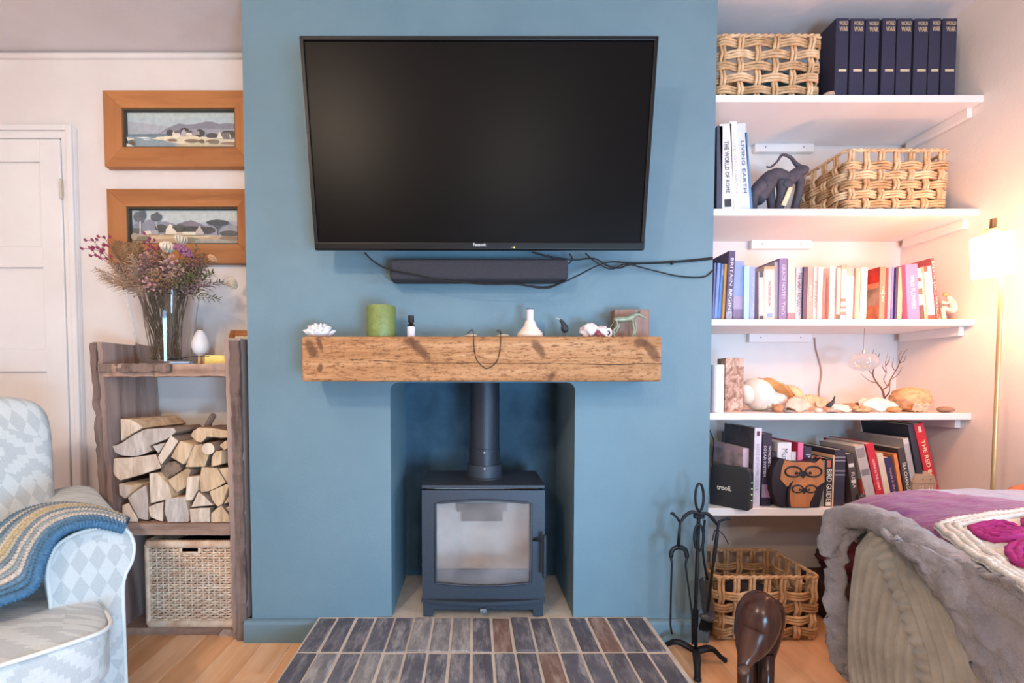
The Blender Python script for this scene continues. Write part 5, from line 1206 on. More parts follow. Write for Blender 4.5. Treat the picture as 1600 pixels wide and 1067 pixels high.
clam(at4(545, .06), .058, 'pink scallop shell lying in front of the orange conch', M_shp, 1.0, .1)
clam(at4(625, .12), .062, 'peach ribbed shell half in the middle of the shelf', M_sho, 1.1, -.3)
clam(at4(692, .12), .056, 'small tan shell half left of the wire bird', M_shp, .9, .4)
clam(at4(1030, .08), .062, 'smooth white clam shell right of the rough coral lump', M_shw, .7, -.2, 3)
clam(at4(955, .12), .054, 'cream clam shell behind the rough coral lump', M_shw, .8, .3, 4)
clam(at4(815, .06), .054, 'flat cream shell behind the wire bird feet', M_shw, .35, .2, 8, .25)
m = lump(at4(440, .05) + Vector((0, 0, .016)), .018, .016, .016, 3, .15); o = m.build('sea_shell', M_shb, smooth=True); tag(o, 'small round brown shell right of the white conch', 'shell', 'sea shells on the fourth shelf', 'thing')
m = lump(at4(930, .045) + Vector((0, 0, .012)), .028, .022, .0135, 7, .5, .15, 40, 26); m.v = [(x, y, max(z, Z4s)) for x, y, z in m.v]; o = m.build('coral_lump', plain('#d4a47c', .85, 0, .35, 120, .6), smooth=True); tag(o, 'rough sandy coral lump in the middle of the shell shelf', 'coral')
m = MB(); m.tube(spline([at4(770, .13) + Vector((0, 0, .020)), at4(830, .12) + Vector((0, 0, .018)), at4(900, .12) + Vector((0, 0, .022)), at4(985, .13) + Vector((0, 0, .024))], 6), [.006] + [.011, .013, .012, .014, .013, .012, .013, .014, .012, .013, .012, .011, .010, .010, .009, .008, .007] + [.004], 9); 
m.v = [(x + .003 * n2(x * 90, z * 90), y, max(Z4s, z + .004 * n2(x * 70, y * 70, z * 70))) for x, y, z in m.v]
o = m.build('driftwood', wood('driftwood', '#c79b78', '#6b4c3c', 'X', 2, .9, 0, .8), smooth=True); tag(o, 'piece of driftwood lying behind the wire bird', 'driftwood')
m = lump(at4(1000, .14) + Vector((0, 0, .028)), .022, .016, .009, 5, .2); o = m.build('dark_stone', plain('#3b3434', .6), smooth=True); tag(o, 'small dark stone perched on the driftwood', 'stone')
for x, Y, rx, rz, c, lab in ((1128, .05, .026, .011, '#cf9566', 'orange brown pebble left of the knobbly shell'), (1436, .05, .0285, .011, '#a3806c', 'smooth grey brown pebble at the right end of the shell shelf'), (505, .035, .015, .005, '#a59c98', 'flat grey pebble at the shelf front'), (680, .03, .013, .009, '#ead2c0', 'tiny white shell at the shelf front')):
    m = lump(at4(x, Y) + Vector((0, 0, rz)), rx, rx * .75, rz, x, .10); o = m.build('pebble', plain(c, .7, 0, .12, 30), smooth=True); tag(o, lab, 'pebble')
# knobbly big shell
c = at4(1225, .09); ks = thing('sea_shell', 'large knobbly peach helmet shell at the right of the shelf', 'shell', c, 'sea shells on the fourth shelf'); ks['kind'] = 'thing'
m = MB(); R_ = 25.5 / K4
def kn(u, v):
    th = PI * v; a = 2 * PI * u; d = Vector((math.sin(th) * math.cos(a), math.sin(th) * math.sin(a), -math.cos(th)))
    k = 1 + .10 * max(0, math.sin(a * 5 + v * 14)) * max(0, math.sin(v * 20)) + .09 * noise.noise(d * 5) + .05 * noise.noise(d * 11)
    return c + Vector((d.x * R_ * 1.0 * k, d.y * R_ * .9 * k, R_ * .74 + d.z * R_ * .74 * k))
m.grid(kn, 44, 26, True, False); m.v = [(x, y, max(z, Z4s)) for x, y, z in m.v]; m.build('body', plain('#dba47a', .7, 0, .3, 70, .5), ks, smooth=True)
m = MB(); m.grid(lambda u, v: c + Vector((-.01 + .05 * (u - .5) * (1 + v * .4), -R_ * .9 - .004 + .02 * (1 - v), .004 + .030 * v + .003 * math.sin(u * 20))), 16, 6); m.build('ruffled_lip', plain('#e9bfa0', .6, 0, .3, 90, .5), ks, smooth=True, solid=.004)
# sea fan / twig coral
c = at4(1078, .14); tw = thing('twig_coral', 'bare branching brown twig coral standing behind the shells', 'coral', c)
M_tw = plain('#7a5648', .8, 0, .2, 60)
def TW(x, y): return A4(x, y, .14 + random.uniform(-.012, .012))
br_ = [((1078, 440), (1075, 360), (1060, 300), (1030, 260), (1005, 210), (1020, 150), (1040, 100), (1045, 85)), ((1060, 300), (1095, 280), (1110, 240), (1140, 190), (1165, 140), (1185, 90), (1210, 60)), ((1030, 260), (990, 250), (955, 225), (935, 205)),
      ((1095, 285), (1070, 240), (1085, 200), (1080, 140), (1095, 80)), ((1005, 210), (985, 190), (980, 160)), ((1020, 150), (1000, 110), (1010, 60)), ((1020, 150), (1030, 120), (1020, 85)), ((1140, 190), (1120, 160), (1130, 110)), ((1165, 140), (1190, 130), (1200, 100)), ((1165, 140), (1160, 100), (1180, 70)), ((1110, 240), (1150, 215), (1180, 165)), ((1085, 200), (1065, 170), (1060, 150)), ((1075, 350), (1100, 320), (1105, 290), (1110, 240)), ((1080, 160), (1100, 130), (1105, 100))]
for i, b in enumerate(br_):
    pts = [TW(x, y) for x, y in b]
    if i == 0: pts[0] = c.copy()
    n_ = len(pts); m = MB(); sp_ = spline(pts, 4); r0 = .0042 if i == 0 else .0028 if i in (1, 12) else .0018
    m.tube(sp_, [max(.0006, r0 * (1 - .8 * k / len(sp_))) for k in range(len(sp_))], 6); m.build('branch', M_tw, tw, smooth=True)
# hanging glass bauble
c = A4(948, 135, .10); gb = thing('glass_bauble', 'clear glass bauble holding tiny flowers, hanging above the shells', 'bauble', c)
rb_ = 74 * .2625 / sc_(.10)
t = NT('thin_bauble_glass'); t.set(color=(.97, .93, .9, 1), rough=.03, trans=1.0, ior=1.08, spec=.8, coat=1.0)
m = MB(); m.ball(c, (rb_, rb_, rb_ * .75), 28, 16); m.build('globe', t.m, gb, smooth=True)
m = MB(); m.tube([c + Vector((0, 0, rb_ * .72)), c + Vector((0, 0, rb_ * .95))], .004, 8); m.build('cap', plain('#c9a890', .4, .5), gb)
m = MB(); m.tube([c + Vector((0, 0, rb_ * .95)), Vector((c.x, c.y, SZ[2] - .011 * 1.9))], .0007, 5); m.build('string', plain('#a8705a', .8), gb)
for k in range(5):
    p = c + Vector((-rb_ * .6 + rb_ * .28 * k * .8, -.01 + .008 * (k % 2), -rb_ * (.28 + .08 * (k % 2)))); m = MB()
    for j in range(8):
        a = 2 * PI * j / 8; m.tube([p, p + Vector((math.cos(a) * .006, -.002, math.sin(a) * .006))], [.0014, .0006], 4)
    m.build('flower', plain('#f6e2c0', .6), gb)
# wire bird
c = at4(762, .03); wbd = thing('bird_figurine', 'tiny dark textured wading bird figurine on the shell shelf', 'figurine', c)
def WB(x, y): return A4(x, y, .03)
M_wb = plain('#4a4648', .6, .3, .4, 250, .5)
m = MB(); m.tube(spline([WB(728, 400), WB(745, 392), WB(765, 375), WB(775, 352), WB(780, 335)], 4), [.002, .004, .006, .008, .0085, .0085, .008, .0075, .0065, .005, .004, .0032, .003, .0026, .0022, .0018, .0012], 9); m.build('body', M_wb, wbd, smooth=True)
for dx in (0, 12):
    m = MB(); p = WB(757 + dx, 395); m.tube([p, Vector((p.x, p.y, Z4s + .002))], .0009, 5); m.build('leg', M_wb, wbd)
m = MB(); m.bb(c.x - .013, c.x + .013, .02, .04, Z4s, Z4s + .0022); m.build('foot_plate', M_wb, wbd)
# wire running up the wall
cable([Vector((p.x, AY - .004, p.z)) for p in [A4(x, y, AY) for x, y in ((655, -10), (662, 60), (685, 140), (695, 210), (682, 290), (680, 340), (680, 470))]], .0028, 'pinkish wire running up the wall behind the shells', 'cable', plain('#c89a8a', .6))

# ------------------------------------------------------------------ lowest book shelf
Z5 = SZ[4]
def A5(x, y, Y): return P(1100 + x * .15, 650 + y * .15, Y)
def x6(x): return 1100 + x * .15
def x7(x): return 1280 + x * .15
def y5(y): return 650 + y * .15
# router, turned a little
t = NT('router_black'); t.set(color=srgb('#23262b'), rough=.45); 
b_l, b_r = A5(55, 915, .085), A5(385, 1005, .0); b_l.z = b_r.z = Z5
b_l = PZ(1108.5, 787.5, Z5); b_r = PZ(1172, 799.5, Z5)
if b_r.y < SF + .004: b_r = Vector((b_r.x, b_r.y, Z5))
hh_r = P(1174, 733, b_r.y).z - Z5
dirx = (b_r - b_l).normalized(); nrm_ = Vector((-dirx.y, dirx.x, 0))
rt = thing('router', 'black router box with white lettering leaning at the left of the lowest shelf', 'router', (b_l + b_r) / 2)
m = MB(); wl = (b_r - b_l).length
prof_r = []
rc = .022
def rq(s, h, d): return b_l + dirx * s + Vector((0, 0, h)) + nrm_ * d
out_ = [(0, 0), (wl - .008, 0), (wl, .008)] + [(wl - rc + rc * math.sin(a), hh_r - rc + rc * math.cos(a)) for a in [PI / 2 * (1 - k / 6) for k in range(7)]] + [(rc * (1 - math.sin(a)), hh_r - rc + rc * math.cos(a)) for a in [PI / 2 * k / 6 for k in range(7)]]
m.prism([rq(s, h, 0) for s, h in out_], nrm_ * .035); m.build('casing', t.m, rt, bevel=.003)
MR = Matrix((dirx, nrm_, Vector((0, 0, 1)))).transposed().to_4x4()
lettering('trooli.', .026, plain('#d9d2c4', .5), rt, Matrix.Translation(rq(wl * .37, hh_r * .46, -.0008)) @ MR @ FRONT, width=.050, bold=.0006)
t = NT('status_light'); t.set(color=(.3, .9, .3, 1), emit=(.5, 1, .3, 1), es=1.2)
for k in range(4):
    m = MB(); p = rq(wl + .0005, hh_r * (.25 + .14 * k), .012); m.box(p, (.002, .003, .004)); m.build('status_light', t.m, rt)
cable([rq(wl * .05, hh_r * .5, .04), P(1113, 720, .2), P(1115, 690, .28), P(1108, 670, .296), P(1106, 662, .3)], .002, 'thin dark lead rising behind the router to the shelf above')
# books, left group upright
B5 = [(x6(436), x6(500), 0, 336, '#d4b4be', 'white and pink spined', .06, .2, None), (x6(505), x6(550), 0, 215, '#6a6460', 'dark photo covered', .07, .19, None), (x6(546), x6(622), 1.2, 125, '#d9d0de', 'tall pale lilac', .035, .2, ('BASICS OF WATERCOLOUR', '#b0a4b8', .6, .5)), (x6(624), x6(640), 0, 200, '#c89aa6', 'slim pink grey', .05, .18, None),
 (x6(642), x6(738), 0, 182, '#34283a', 'black astronomy', .04, .19, ('WONDERS OF THE|SOLAR SYSTEM', '#d8c8d4', .42, .62)), (x6(742), x6(790), 0, 372, '#3b3638', 'dark yellow lettered', .06, .15, ('KLEE', '#e0c83c', .5, .8)), (x6(800), x6(945), 0, 276, '#e8e2e4', 'thick white', .06, .15, ('Music', '#6c6670', .25, .5)), (x6(948), x6(1004), 0, 372, '#e6d6da', 'short white', .06, .15, None),
 (x6(1016), x6(1072), 0, 278, '#e0709a', 'hot pink', .05, .2, None), (x6(1078), x6(1158), 0, 322, '#3a3448', 'navy blue', .05, .16, ('Paul', '#dcd4e2', .2, .7)), (x6(1165), x6(1238), 0, 430, '#c4664c', 'terracotta', .06, .15, None), (x6(1248), x6(1308), 0, 462, '#7e7a70', 'grey green', .035, .15, ('WOODLAND FERNS', '#e0dccc', .4, .45)),
 (x6(1310), x6(1384), 0, 442, '#2e2a2a', 'black bird', .032, .16, ('BIRD GUIDE', '#e8d8c4', .66, .85)), (x6(1386), x6(1404), 0, 408, '#d8b08a', 'slim tan edged', .034, .17, None), (x6(1406), x7(318), 0, 352, '#35303e', 'dark navy bound', .034, .19, None)]
for i, (a, b, d, yt, c, lab, Y, dep, tx) in enumerate(B5):
    bd = {4: [(.12, .3, '#9a7c92'), (.02, .1, '#2a2030')], 12: [(.82, .96, '#c4604c', .2, .7), (.02, .10, '#e8d8c4', .15, .85)], 14: [(.86, .88, '#8d8894'), (.80, .82, '#8d8894'), (.62, .64, '#8d8894'), (.55, .57, '#8d8894')], 2: [(.9, .96, '#7a3038', .3, .7)]}.get(i)
    book(a, b, d, y5(yt), Z5, Y, dep, c, f'{lab} book, {ordn(i)} from the left on the lowest shelf', band=bd, text=tx[0] if tx else None, tcol=tx[1] if tx else '#fff', tw=tx[2] if tx else .6, ts=tx[3] if tx else .6, group='books on the lowest shelf', side={0: [(.0, .62, '#8f8a72'), (.62, .9, '#c8aeb2')], 1: [(0, 1, '#57524e')], 2: [(.0, 1.0, '#4b464c')], 8: [(0, 1, '#a02440')]}.get(i), low=(.62 if i == 4 else .45 if i == 12 else .78 if i in (6, 9) else None))
# right group, leaning left
B6 = [(410, 490, -85, 395, '#4a3c3a', 'dark brown', ('FLORA', '#d8c8b8', .3, .5)), (530, 560, -60, 500, '#c85a4c', 'slim red', None), (572, 676, -165, 305, '#b6aaa6', 'grey white', None), (684, 768, -160, 285, '#c82c3c', 'bright red', ('ALONE IN THE HEART', '#f0d0c8', .5, .35)), (772, 838, -130, 388, '#d9c2a8', 'cream', None), (846, 922, -122, 432, '#3c3560', 'violet', ('Travels in the sun', '#d89a80', .6, .4)), (928, 966, -108, 395, '#e08a52', 'orange', None), (985, 1062, -125, 332, '#4a4040', 'charcoal', ('SEA CHANGE', '#e4dccc', .5, .5)), (1075, 1135, -165, 232, '#a8a09e', 'tall grey', None), (1150, 1215, -190, 85, '#34343f', 'very tall slate', None), (1255, 1362, -235, 82, '#c42a38', 'very tall scarlet', ('THE RED BOOK', '#f4dcb4', .6, .45))]
for i, (a, b, d, yt, c, lab, tx) in enumerate(B6):
    bd = {0: [(.75, .82, '#d8ccc0', .1, .8), (.45, .5, '#d8ccc0', .2, .8)], 2: [(.8, .95, '#8d8480', .1, .9), (.5, .6, '#7d7470', .1, .9)], 10: [(.9, .97, '#f0c8b0', .35, .65)], 8: [(.92, 1.0, '#c9c0bc')]}.get(i)
    book(x7(a), x7(b), d * .15, y5(yt), Z5, .036 + .003 * (i % 2), .2 if yt < 300 else .17, c, f'{lab} book leaning left, {ordn(i)} of the leaning books on the lowest shelf', band=bd, text=tx[0] if tx else None, tcol=tx[1] if tx else '#fff', tw=tx[2] if tx else .6, ts=tx[3] if tx else .6, group='leaning books on the lowest shelf')
# wooden owl pair
OY = .012
def OW(x, y, dy=0): return P(1100 + x * .15, 650 + y * .15, OY + dy)
ow = thing('owl_ornament', 'carved wooden ornament of a big owl holding a small owl, orange and black', 'ornament', (OW(980, 990).x, .03, Z5))
M_ob = plain('#2b2328', .5, 0, .1, 60); M_oo = wood('owl_wood', '#c98453', '#9a5a34', 'Z', 1.5, .5, 0, .1, 20)
dzo = Z5 - OW(900, 998).z
def OWz(x, y, dy=0): p = OW(x, y, dy); return Vector((p.x, p.y, p.z + dzo * min(1, max(0, (y - 600) / 400))))
sil = [(770, 470), (790, 435), (860, 455), (960, 480), (1080, 478), (1130, 445), (1180, 480), (1225, 440), (1245, 470), (1258, 600), (1262, 700), (1240, 820), (1200, 990), (800, 990), (740, 900), (712, 800), (705, 680), (720, 560)]
m = MB(); m.prism([OWz(x, y) for x, y in sil], (0, .035, 0)); m.build('body', M_ob, ow, bevel=.002)
face = [(840, 462), (960, 482), (1080, 480), (1160, 490), (1215, 445), (1245, 480), (1255, 600), (1258, 690), (1180, 752), (960, 722), (865, 752), (795, 665), (810, 560)]
m = MB(); m.prism([OWz(x, y, -.003) for x, y in face], (0, .003, 0)); m.build('big_face', M_oo, ow)
belly = [(930, 690), (950, 718), (1130, 712), (1160, 695), (1172, 780), (1140, 860), (1105, 930), (1100, 988), (910, 988), (888, 900), (885, 800)]
m = MB(); m.prism([OWz(x, y, -.006) for x, y in belly], (0, .006, 0)); m.build('small_owl', M_oo, ow, bevel=.001)
def mask(cx, cy, sx, sy, dy):
    for s in (-1, 1):
        m = MB(); pts = [OWz(cx + s * (sx * .55 + sx * .45 * math.cos(a)), cy + sy * .5 * math.sin(a) - s * 0, dy) for a in [2 * PI * k / 20 for k in range(20)]]; m.tube(pts, .0034 * (sx / 190) ** .6, 6, closed=True); m.build('eye_ring', M_ob, ow, smooth=True)
        m = MB(); m.ball(OWz(cx + s * sx * .38, cy + sy * .12, dy), (.0062 * sx / 190, .002, .0062 * sx / 190), 12, 8); m.build('pupil', M_ob, ow, smooth=True)
    m = MB(); m.prism([OWz(x, y, dy - .002) for x, y in ((cx - sx * .28, cy + sy * .12), (cx, cy - sy * .08), (cx + sx * .28, cy + sy * .12), (cx, cy + sy * .68))], (0, .004, 0)); m.build('beak', M_ob, ow)
mask(1036, 580, 190, 110, -.004); mask(1046, 775, 128, 85, -.007)
wing = [(930, 690), (900, 720), (875, 790), (868, 880), (880, 985), (905, 985), (893, 880), (895, 800), (915, 730)]
m = MB(); m.prism([OWz(x, y, -.007) for x, y in wing], (0, .004, 0)); m.build('wing', M_ob, ow)
# dark glass figure and ceramic house
c = P(1280 + 445 * .15, 790, .028); gf = thing('glass_figurine', 'small dark brown glass lump ornament before the leaning books', 'ornament', (c.x, .03, Z5))
m = lump((c.x, .028, Z5 + .018), .019, .016, .018, 12, .35, .15); m.build('base', plain('#3d2b2c', .15, 0, .3, 40, 0, .6), gf, smooth=True)
m = lump((c.x - .003, .028, Z5 + .04), .013, .011, .012, 15, .3, .1); m.build('top', plain('#4a3536', .15, 0, .3, 40, 0, .6), gf, smooth=True)
def HX(x, y, Y=.03): return P(1280 + x * .15, 650 + y * .15, Y)
hc = thing('ceramic_house', 'small tan ceramic tealight house with pierced windows', 'ornament', (HX(1095, 835).x, .045, Z5))
M_h = plain('#b3937a', .7, 0, .08, 60)
hl, hr = HX(970, 800).x, HX(1220, 800).x; he = HX(1095, 705).z; ht = HX(1095, 608).z; rl, rr2 = HX(1000, 700).x, HX(1185, 700).x
m = MB(); m.bb(hl, hr, .03, .065, Z5, he); m.build('walls', M_h, hc, bevel=.002)
m = MB(); m.prism([(hl - .001, .028, he), (hr + .001, .028, he), (rr2, .028, ht), (rl, .028, ht)], (0, 0, 0), [(hl - .001, .067, he), (hr + .001, .067, he), (rr2, .067, ht), (rl, .067, ht)]); m.build('roof', M_h, hc, bevel=.002)
m = MB(); m.bb(HX(1100, 600).x, HX(1165, 600).x, .035, .06, ht - .002, HX(1100, 577).z); m.build('chimney', M_h, hc, bevel=.001)
for xx_ in (1048, 1080, 1145, 1178):
    for yy_ in (738, 758, 805, 825):
        m = MB(); p = HX(xx_, yy_); m.box((p.x, .0298, p.z), (.0034, .0012, .0030)); m.build('window', plain('#e9dccb', .6), hc)
for xx_ in (1075, 1155):
    m = MB(); p = HX(xx_, 660); m.ball((p.x, .0285, p.z), .0025, 8, 5); m.build('roof_hole', plain('#6a5244', .8), hc)

# ------------------------------------------------------------------ floor basket below the shelves
fb_ = woven_basket(P(1116, 930, -.02).x, P(1288, 930, -.02).x, -.02, .27, .001, P(1200, 901, -.02).z, 6, 5, 5, 'big woven rope basket on the floor under the shelves', .03, .0068)
bxc = P(1200, 930, .1).x
m = lump((bxc - .06, .13, .085), .10, .09, .072, 14, .2); o = m.build('dark_cloth', plain('#35343c', .9, 0, .2, 10), smooth=True); tag(o, 'dark grey cloth lying in the floor basket', 'cloth')
m = lump((bxc + .09, .11, .07), .075, .08, .055, 19, .2); o = m.build('grey_cloth', plain('#71685f', .9, 0, .2, 10), smooth=True); tag(o, 'grey brown cloth lying in the floor basket', 'cloth')
m = lump((P(1290, 880, .22).x + .08, .20, .215), .12, .085, .075, 31, .25, .1); m2 = m
o = m.build('red_bag', plain('#5a2430', .7, 0, .35, 14, .3), smooth=True); tag(o, 'dark red fabric bag heaped behind the floor basket', 'bag')
m = rough_box(P(1262, 890, .24).x, XR - .03, .13, .29, 0, .15, (4, 3, 3), (.003, .004, .003), 3, 12); o = m.build('storage_box', plain('#4a3230', .8, 0, .3, 20)); tag(o, 'dark box under the red fabric bag', 'box')
m = MB(); m.tube(spline([P(1113, 845, .2), P(1118, 828, .25), P(1130, 835, .27), P(1138, 850, .28)], 5), .002, 6); o = m.build('thin_cable', M_cable, smooth=True); tag(o, 'thin dark cable loop on the wall above the floor basket', 'cable')
# ------------------------------------------------------------------ fire irons
FY_ = -.12
def T8(x, y, Y=FY_): return P(1000 + x * .3066, 740 + y * .3066, Y)
M_fi = plain('#26262a', .5, .5, .15, 90, .15)
fs = thing('fire_tool_stand', 'black wrought iron stand with looped handle beside the hearth', 'fire tool stand', (T8(285, 900).x, FY_, 0))
pb = T8(285, 900); pt_ = T8(300, 195)
m = MB(); m.tube([Vector((pb.x, FY_, .03)), T8(283, 690), T8(300, 195)], [.0055, .006, .006], 10); m.build('pole', M_fi, fs, smooth=True)
m = MB(); m.tube([T8(303 + 21 * math.cos(a), 120 + 70 * math.sin(a), FY_ + .004 * math.cos(a)) for a in [2 * PI * k / 24 for k in range(24)]], .0042, 8, closed=True); m.build('loop_handle', M_fi, fs, smooth=True)
for s, pts in ((-1, [(300, 205), (265, 195), (230, 215), (205, 245), (190, 225), (165, 203)]), (1, [(300, 205), (345, 205), (375, 235), (395, 260), (410, 240), (450, 230)])):
    m = MB(); m.tube(spline([T8(x, y, FY_ - .008) for x, y in pts], 5), [.006] * 12 + [.0045] * 8 + [.004] * 6, 8); m.ball(T8(*pts[-1], FY_ - .008), (.008, .006, .005), 8, 6); m.build('hook_arm', M_fi, fs, smooth=True)
m = MB(); m.box(T8(300, 215), (.034, .016, .018)); m.build('collar', M_fi, fs, bevel=.003)
m = MB(); m.box(T8(283, 735), (.016, .014, .065)); m.build('tool_socket', M_fi, fs, bevel=.003)
ctr = Vector((pb.x, FY_, .03))
for px_, py_ in ((1041, 1011), (1134, 1032), (1090, 1064)):
    e = PZ(px_, py_, .010); e.z = .010
    if px_ == 1041: e = Vector((HR + .025, -.06, .010))
    mid = ctr.lerp(e, .5) + Vector((0, 0, .026)); m = MB(); m.tube(spline([ctr, mid, e.lerp(ctr, .15) + Vector((0, 0, .006)), e], 5), [.010, .012, .013, .013, .013, .012, .012, .011, .010, .010, .010, .010, .011, .012, .012, .010], 8, flat=.8); m.v = [(x, y, max(0, z)) for x, y, z in m.v]; m.build('foot', M_fi, fs, smooth=True)
tg = thing('fire_tongs', 'black iron fire tongs hanging on the left hook of the stand', 'fire tongs', T8(200, 500))
m = MB(); m.tube([T8(206, 238, -.135), T8(200, 300, -.135), T8(196, 372, -.135)], [.0035, .005, .006], 8); m.build('handle', M_fi, tg, smooth=True)
m = MB(); m.tube(spline([T8(158, 425, -.135), T8(165, 390, -.135), T8(196, 374, -.135), T8(230, 388, -.135), T8(240, 425, -.135)], 5), .005, 8, flat=1.6); m.build('bow', M_fi, tg, smooth=True)
m = MB(); m.tube([T8(158, 425, -.135), T8(162, 455, -.135), T8(158, 600, -.135), T8(155, 770, -.135), T8(162, 815, -.135)], [.0048, .0035, .0032, .0032, .004], 8); m.build('tong_arm', M_fi, tg, smooth=True)
m = MB(); m.tube([T8(240, 425, -.135), T8(232, 465, -.135), T8(250, 600, -.135), T8(266, 720, -.135), T8(268, 870, -.135)], [.0048, .0035, .0032, .0032, .003], 8); m.build('tong_arm', M_fi, tg, smooth=True)
pk = thing('fire_poker', 'black iron poker with looped grip hanging on the stand', 'fire poker', T8(300, 500))
m = MB(); m.tube([T8(300 + 24 * math.cos(a), 325 + 68 * math.sin(a), -.142) for a in [2 * PI * k / 20 for k in range(20)]], .0042, 8, closed=True); m.build('loop_grip', M_fi, pk, smooth=True)
m = MB(); m.tube([T8(297, 392, -.142), T8(290, 560, -.142), T8(284, 690, -.142), T8(272, 860, -.142)], [.0045, .004, .004, .002], 8); m.build('shaft', M_fi, pk, smooth=True)
sv = thing('fire_shovel', 'black iron fire shovel with grey pan hanging behind the stand', 'fire shovel', T8(330, 600))
m = MB(); m.tube(spline([T8(330, 235, -.10), T8(320, 380, -.10), T8(335, 500, -.10), T8(345, 540, -.10)], 5), .0038, 8); m.build('handle', M_fi, sv, smooth=True)
m = MB(); m.grid(lambda u, v: T8(300 + 55 * u + 25 * v + (8 if v > .8 else 0), 540 + 205 * v - 14 * math.sin(PI * u) * (1 - v), -.100 + .02 * abs(u - .5) * 2), 7, 9); m.build('pan', plain('#5d6066', .45, .5, .15, 60), sv, smooth=True, solid=.003)
bh = thing('hearth_brush', 'black hearth brush hanging on the right hook of the stand', 'hearth brush', T8(340, 700))
m = MB(); m.tube(spline([T8(400, 250, -.135), T8(390, 330, -.135), T8(370, 480, -.135), T8(345, 700, -.135)], 5), [.004] * 4 + [.006] * 6 + [.0045] * 6, 8); m.build('handle', M_fi, bh, smooth=True)
m = MB(); c = T8(340, 735, -.135); m.ball(c, (.026, .014, .012), 14, 8, Matrix.Rotation(.35, 3, 'Y')); m.build('head', plain('#4c4c50', .5, .2), bh, smooth=True)
m = MB(); brnd = random.Random(3)
for k in range(150):
    a, r = brnd.uniform(0, 2 * PI), math.sqrt(brnd.random()); b = c + Vector((.020 * r * math.cos(a), .010 * r * math.sin(a), -.004)); m.tube([b, b + Vector((.004 * math.cos(a) - .003, .003 * math.sin(a), -.033 - brnd.uniform(0, .008)))], .0008, 3)
m.build('bristles', plain('#131214', .9), bh)
# ------------------------------------------------------------------ carved wooden bird on the floor
DY = -.36
def D8(x, y, Y=DY): return P(1000 + x * .3066, 740 + y * .3066, Y)
M_duck = wood('polished_dark_wood', '#6b4738', '#2f1d18', 'Z', 1.4, .22, 0, .05, 12, '#4f3229')
dk = thing('wooden_bird', 'polished dark wood carved bird with lowered beak on the floor boards', 'ornament', (D8(600, 900).x, DY, 0))
m = MB(); pts = spline([D8(635, 622, DY + .03), D8(610, 700), D8(590, 780), D8(565, 870, DY - .015), D8(540, 940, DY - .03), D8(520, 1000, DY - .045), D8(514, 1018, DY - .05)], 5)
rr_ = [k_ * .92 for k_ in [.006, .030, .044, .052, .056, .059, .061, .0615, .0615, .061, .060, .058, .056, .053, .050, .046, .042, .038, .034, .029, .0245, .021, .0185, .016, .0145, .0135, .0128, .012, .011, .009, .005]]
m.tube(pts, rr_, 24); m.build('head', M_duck, dk, smooth=True)
m = MB(); m.tube(spline([D8(660, 640, DY + .07), D8(655, 740, DY + .07), D8(640, 850, DY + .07), D8(620, 960, DY + .06), D8(610, 1100, DY + .06)], 5), [k_ * .82 for k_ in [.02, .040, .047, .05, .051, .051, .05, .049, .048, .047, .045, .043, .041, .039, .037, .036, .036, .036, .036, .038, .040]], 18)
m.v = [(x, y, max(0, z)) for x, y, z in m.v]; m.build('body', M_duck, dk, smooth=True)
zl0 = D8(600, 940, DY + .02)
for s in (-1, 1):
    m = MB(); x = D8(590 + s * 52, 1000, DY + .03).x; m.tube([(x, DY + .03, .15), (x, DY + .03, .05), (x, DY + .028, .0)], [.022, .021, .026], 12); m.v = [(a, b, max(0, z)) for a, b, z in m.v]; m.build('leg', M_duck, dk, smooth=True)
m = MB(); c = D8(515, 1010, DY - .058); m.tube(spline([D8(540, 985, DY - .052), D8(525, 1000, DY - .06), D8(508, 1012, DY - .062)], 4), [.012, .0125, .0128, .013, .013, .0125, .012, .010, .006], 10, flat=.7); m.build('beak', plain('#6b4c3c', .35, 0, .2, 60), dk, smooth=True)

# ------------------------------------------------------------------ floor lamp
LY = -.26
lb = P(1558, 600, LY); lc = Vector((lb.x, LY, 0))
M_brass = plain('#b98d52', .3, .8, .06, 50); M_brass2 = plain('#d8b27c', .35, .5, .06, 50)
lm = thing('floor_lamp', 'slim brass floor lamp with lit white drum shade by the right wall', 'floor lamp', lc)
m = MB(); m.lathe([(.06, 0), (.06, .012), (.055, .018), (.015, .022)], lc, 32); m.build('base', M_brass, lm, smooth='auto')
sz0, sz1 = P(1551, 431, LY).z, P(1551, 369, LY).z
m = MB(); m.tube([lc + Vector((0, 0, .02)), lc + Vector((0, 0, sz1 + .02))], .0055, 12); m.build('pole', M_brass2, lm, smooth='auto')
sh = .0455
t = NT('lit_lamp_shade'); t.set(color=(1, .93, .84, 1), emit=(1.0, .46, .21, 1), es=84.0, rough=.8); M_shade = t.m
TL = Matrix.Rotation(-.09, 3, 'Y')
c = Vector((P(1551, 400, LY).x, LY, (sz0 + sz1) / 2)); hs = (sz1 - sz0) / 2
m = MB(); m.lathe([(sh, -hs), (sh, hs), (sh - .004, hs), (sh - .004, -hs), (sh, -hs)], c, 40, TL, closed_ends=False); m.build('shade', M_shade, lm, smooth='auto')
m = MB(); m.lathe([(sh - .004, hs - .003), (.012, hs - .003)], c, 40, TL, closed_ends=False); m.build('diffuser', M_shade, lm)
cp = c + TL @ Vector((0, 0, hs)); m = MB(); m.lathe([(.021, -.002), (.021, .020), (.018, .022)], cp, 24, TL); m.build('cap', M_brass2, lm, smooth='auto')
m = MB(); m.tube([cp + Vector((.002, 0, .02)), cp + Vector((.0035, 0, .052))], .0075, 12); m.build('finial', plain('#8a6a48', .4, .7), lm, smooth='auto')

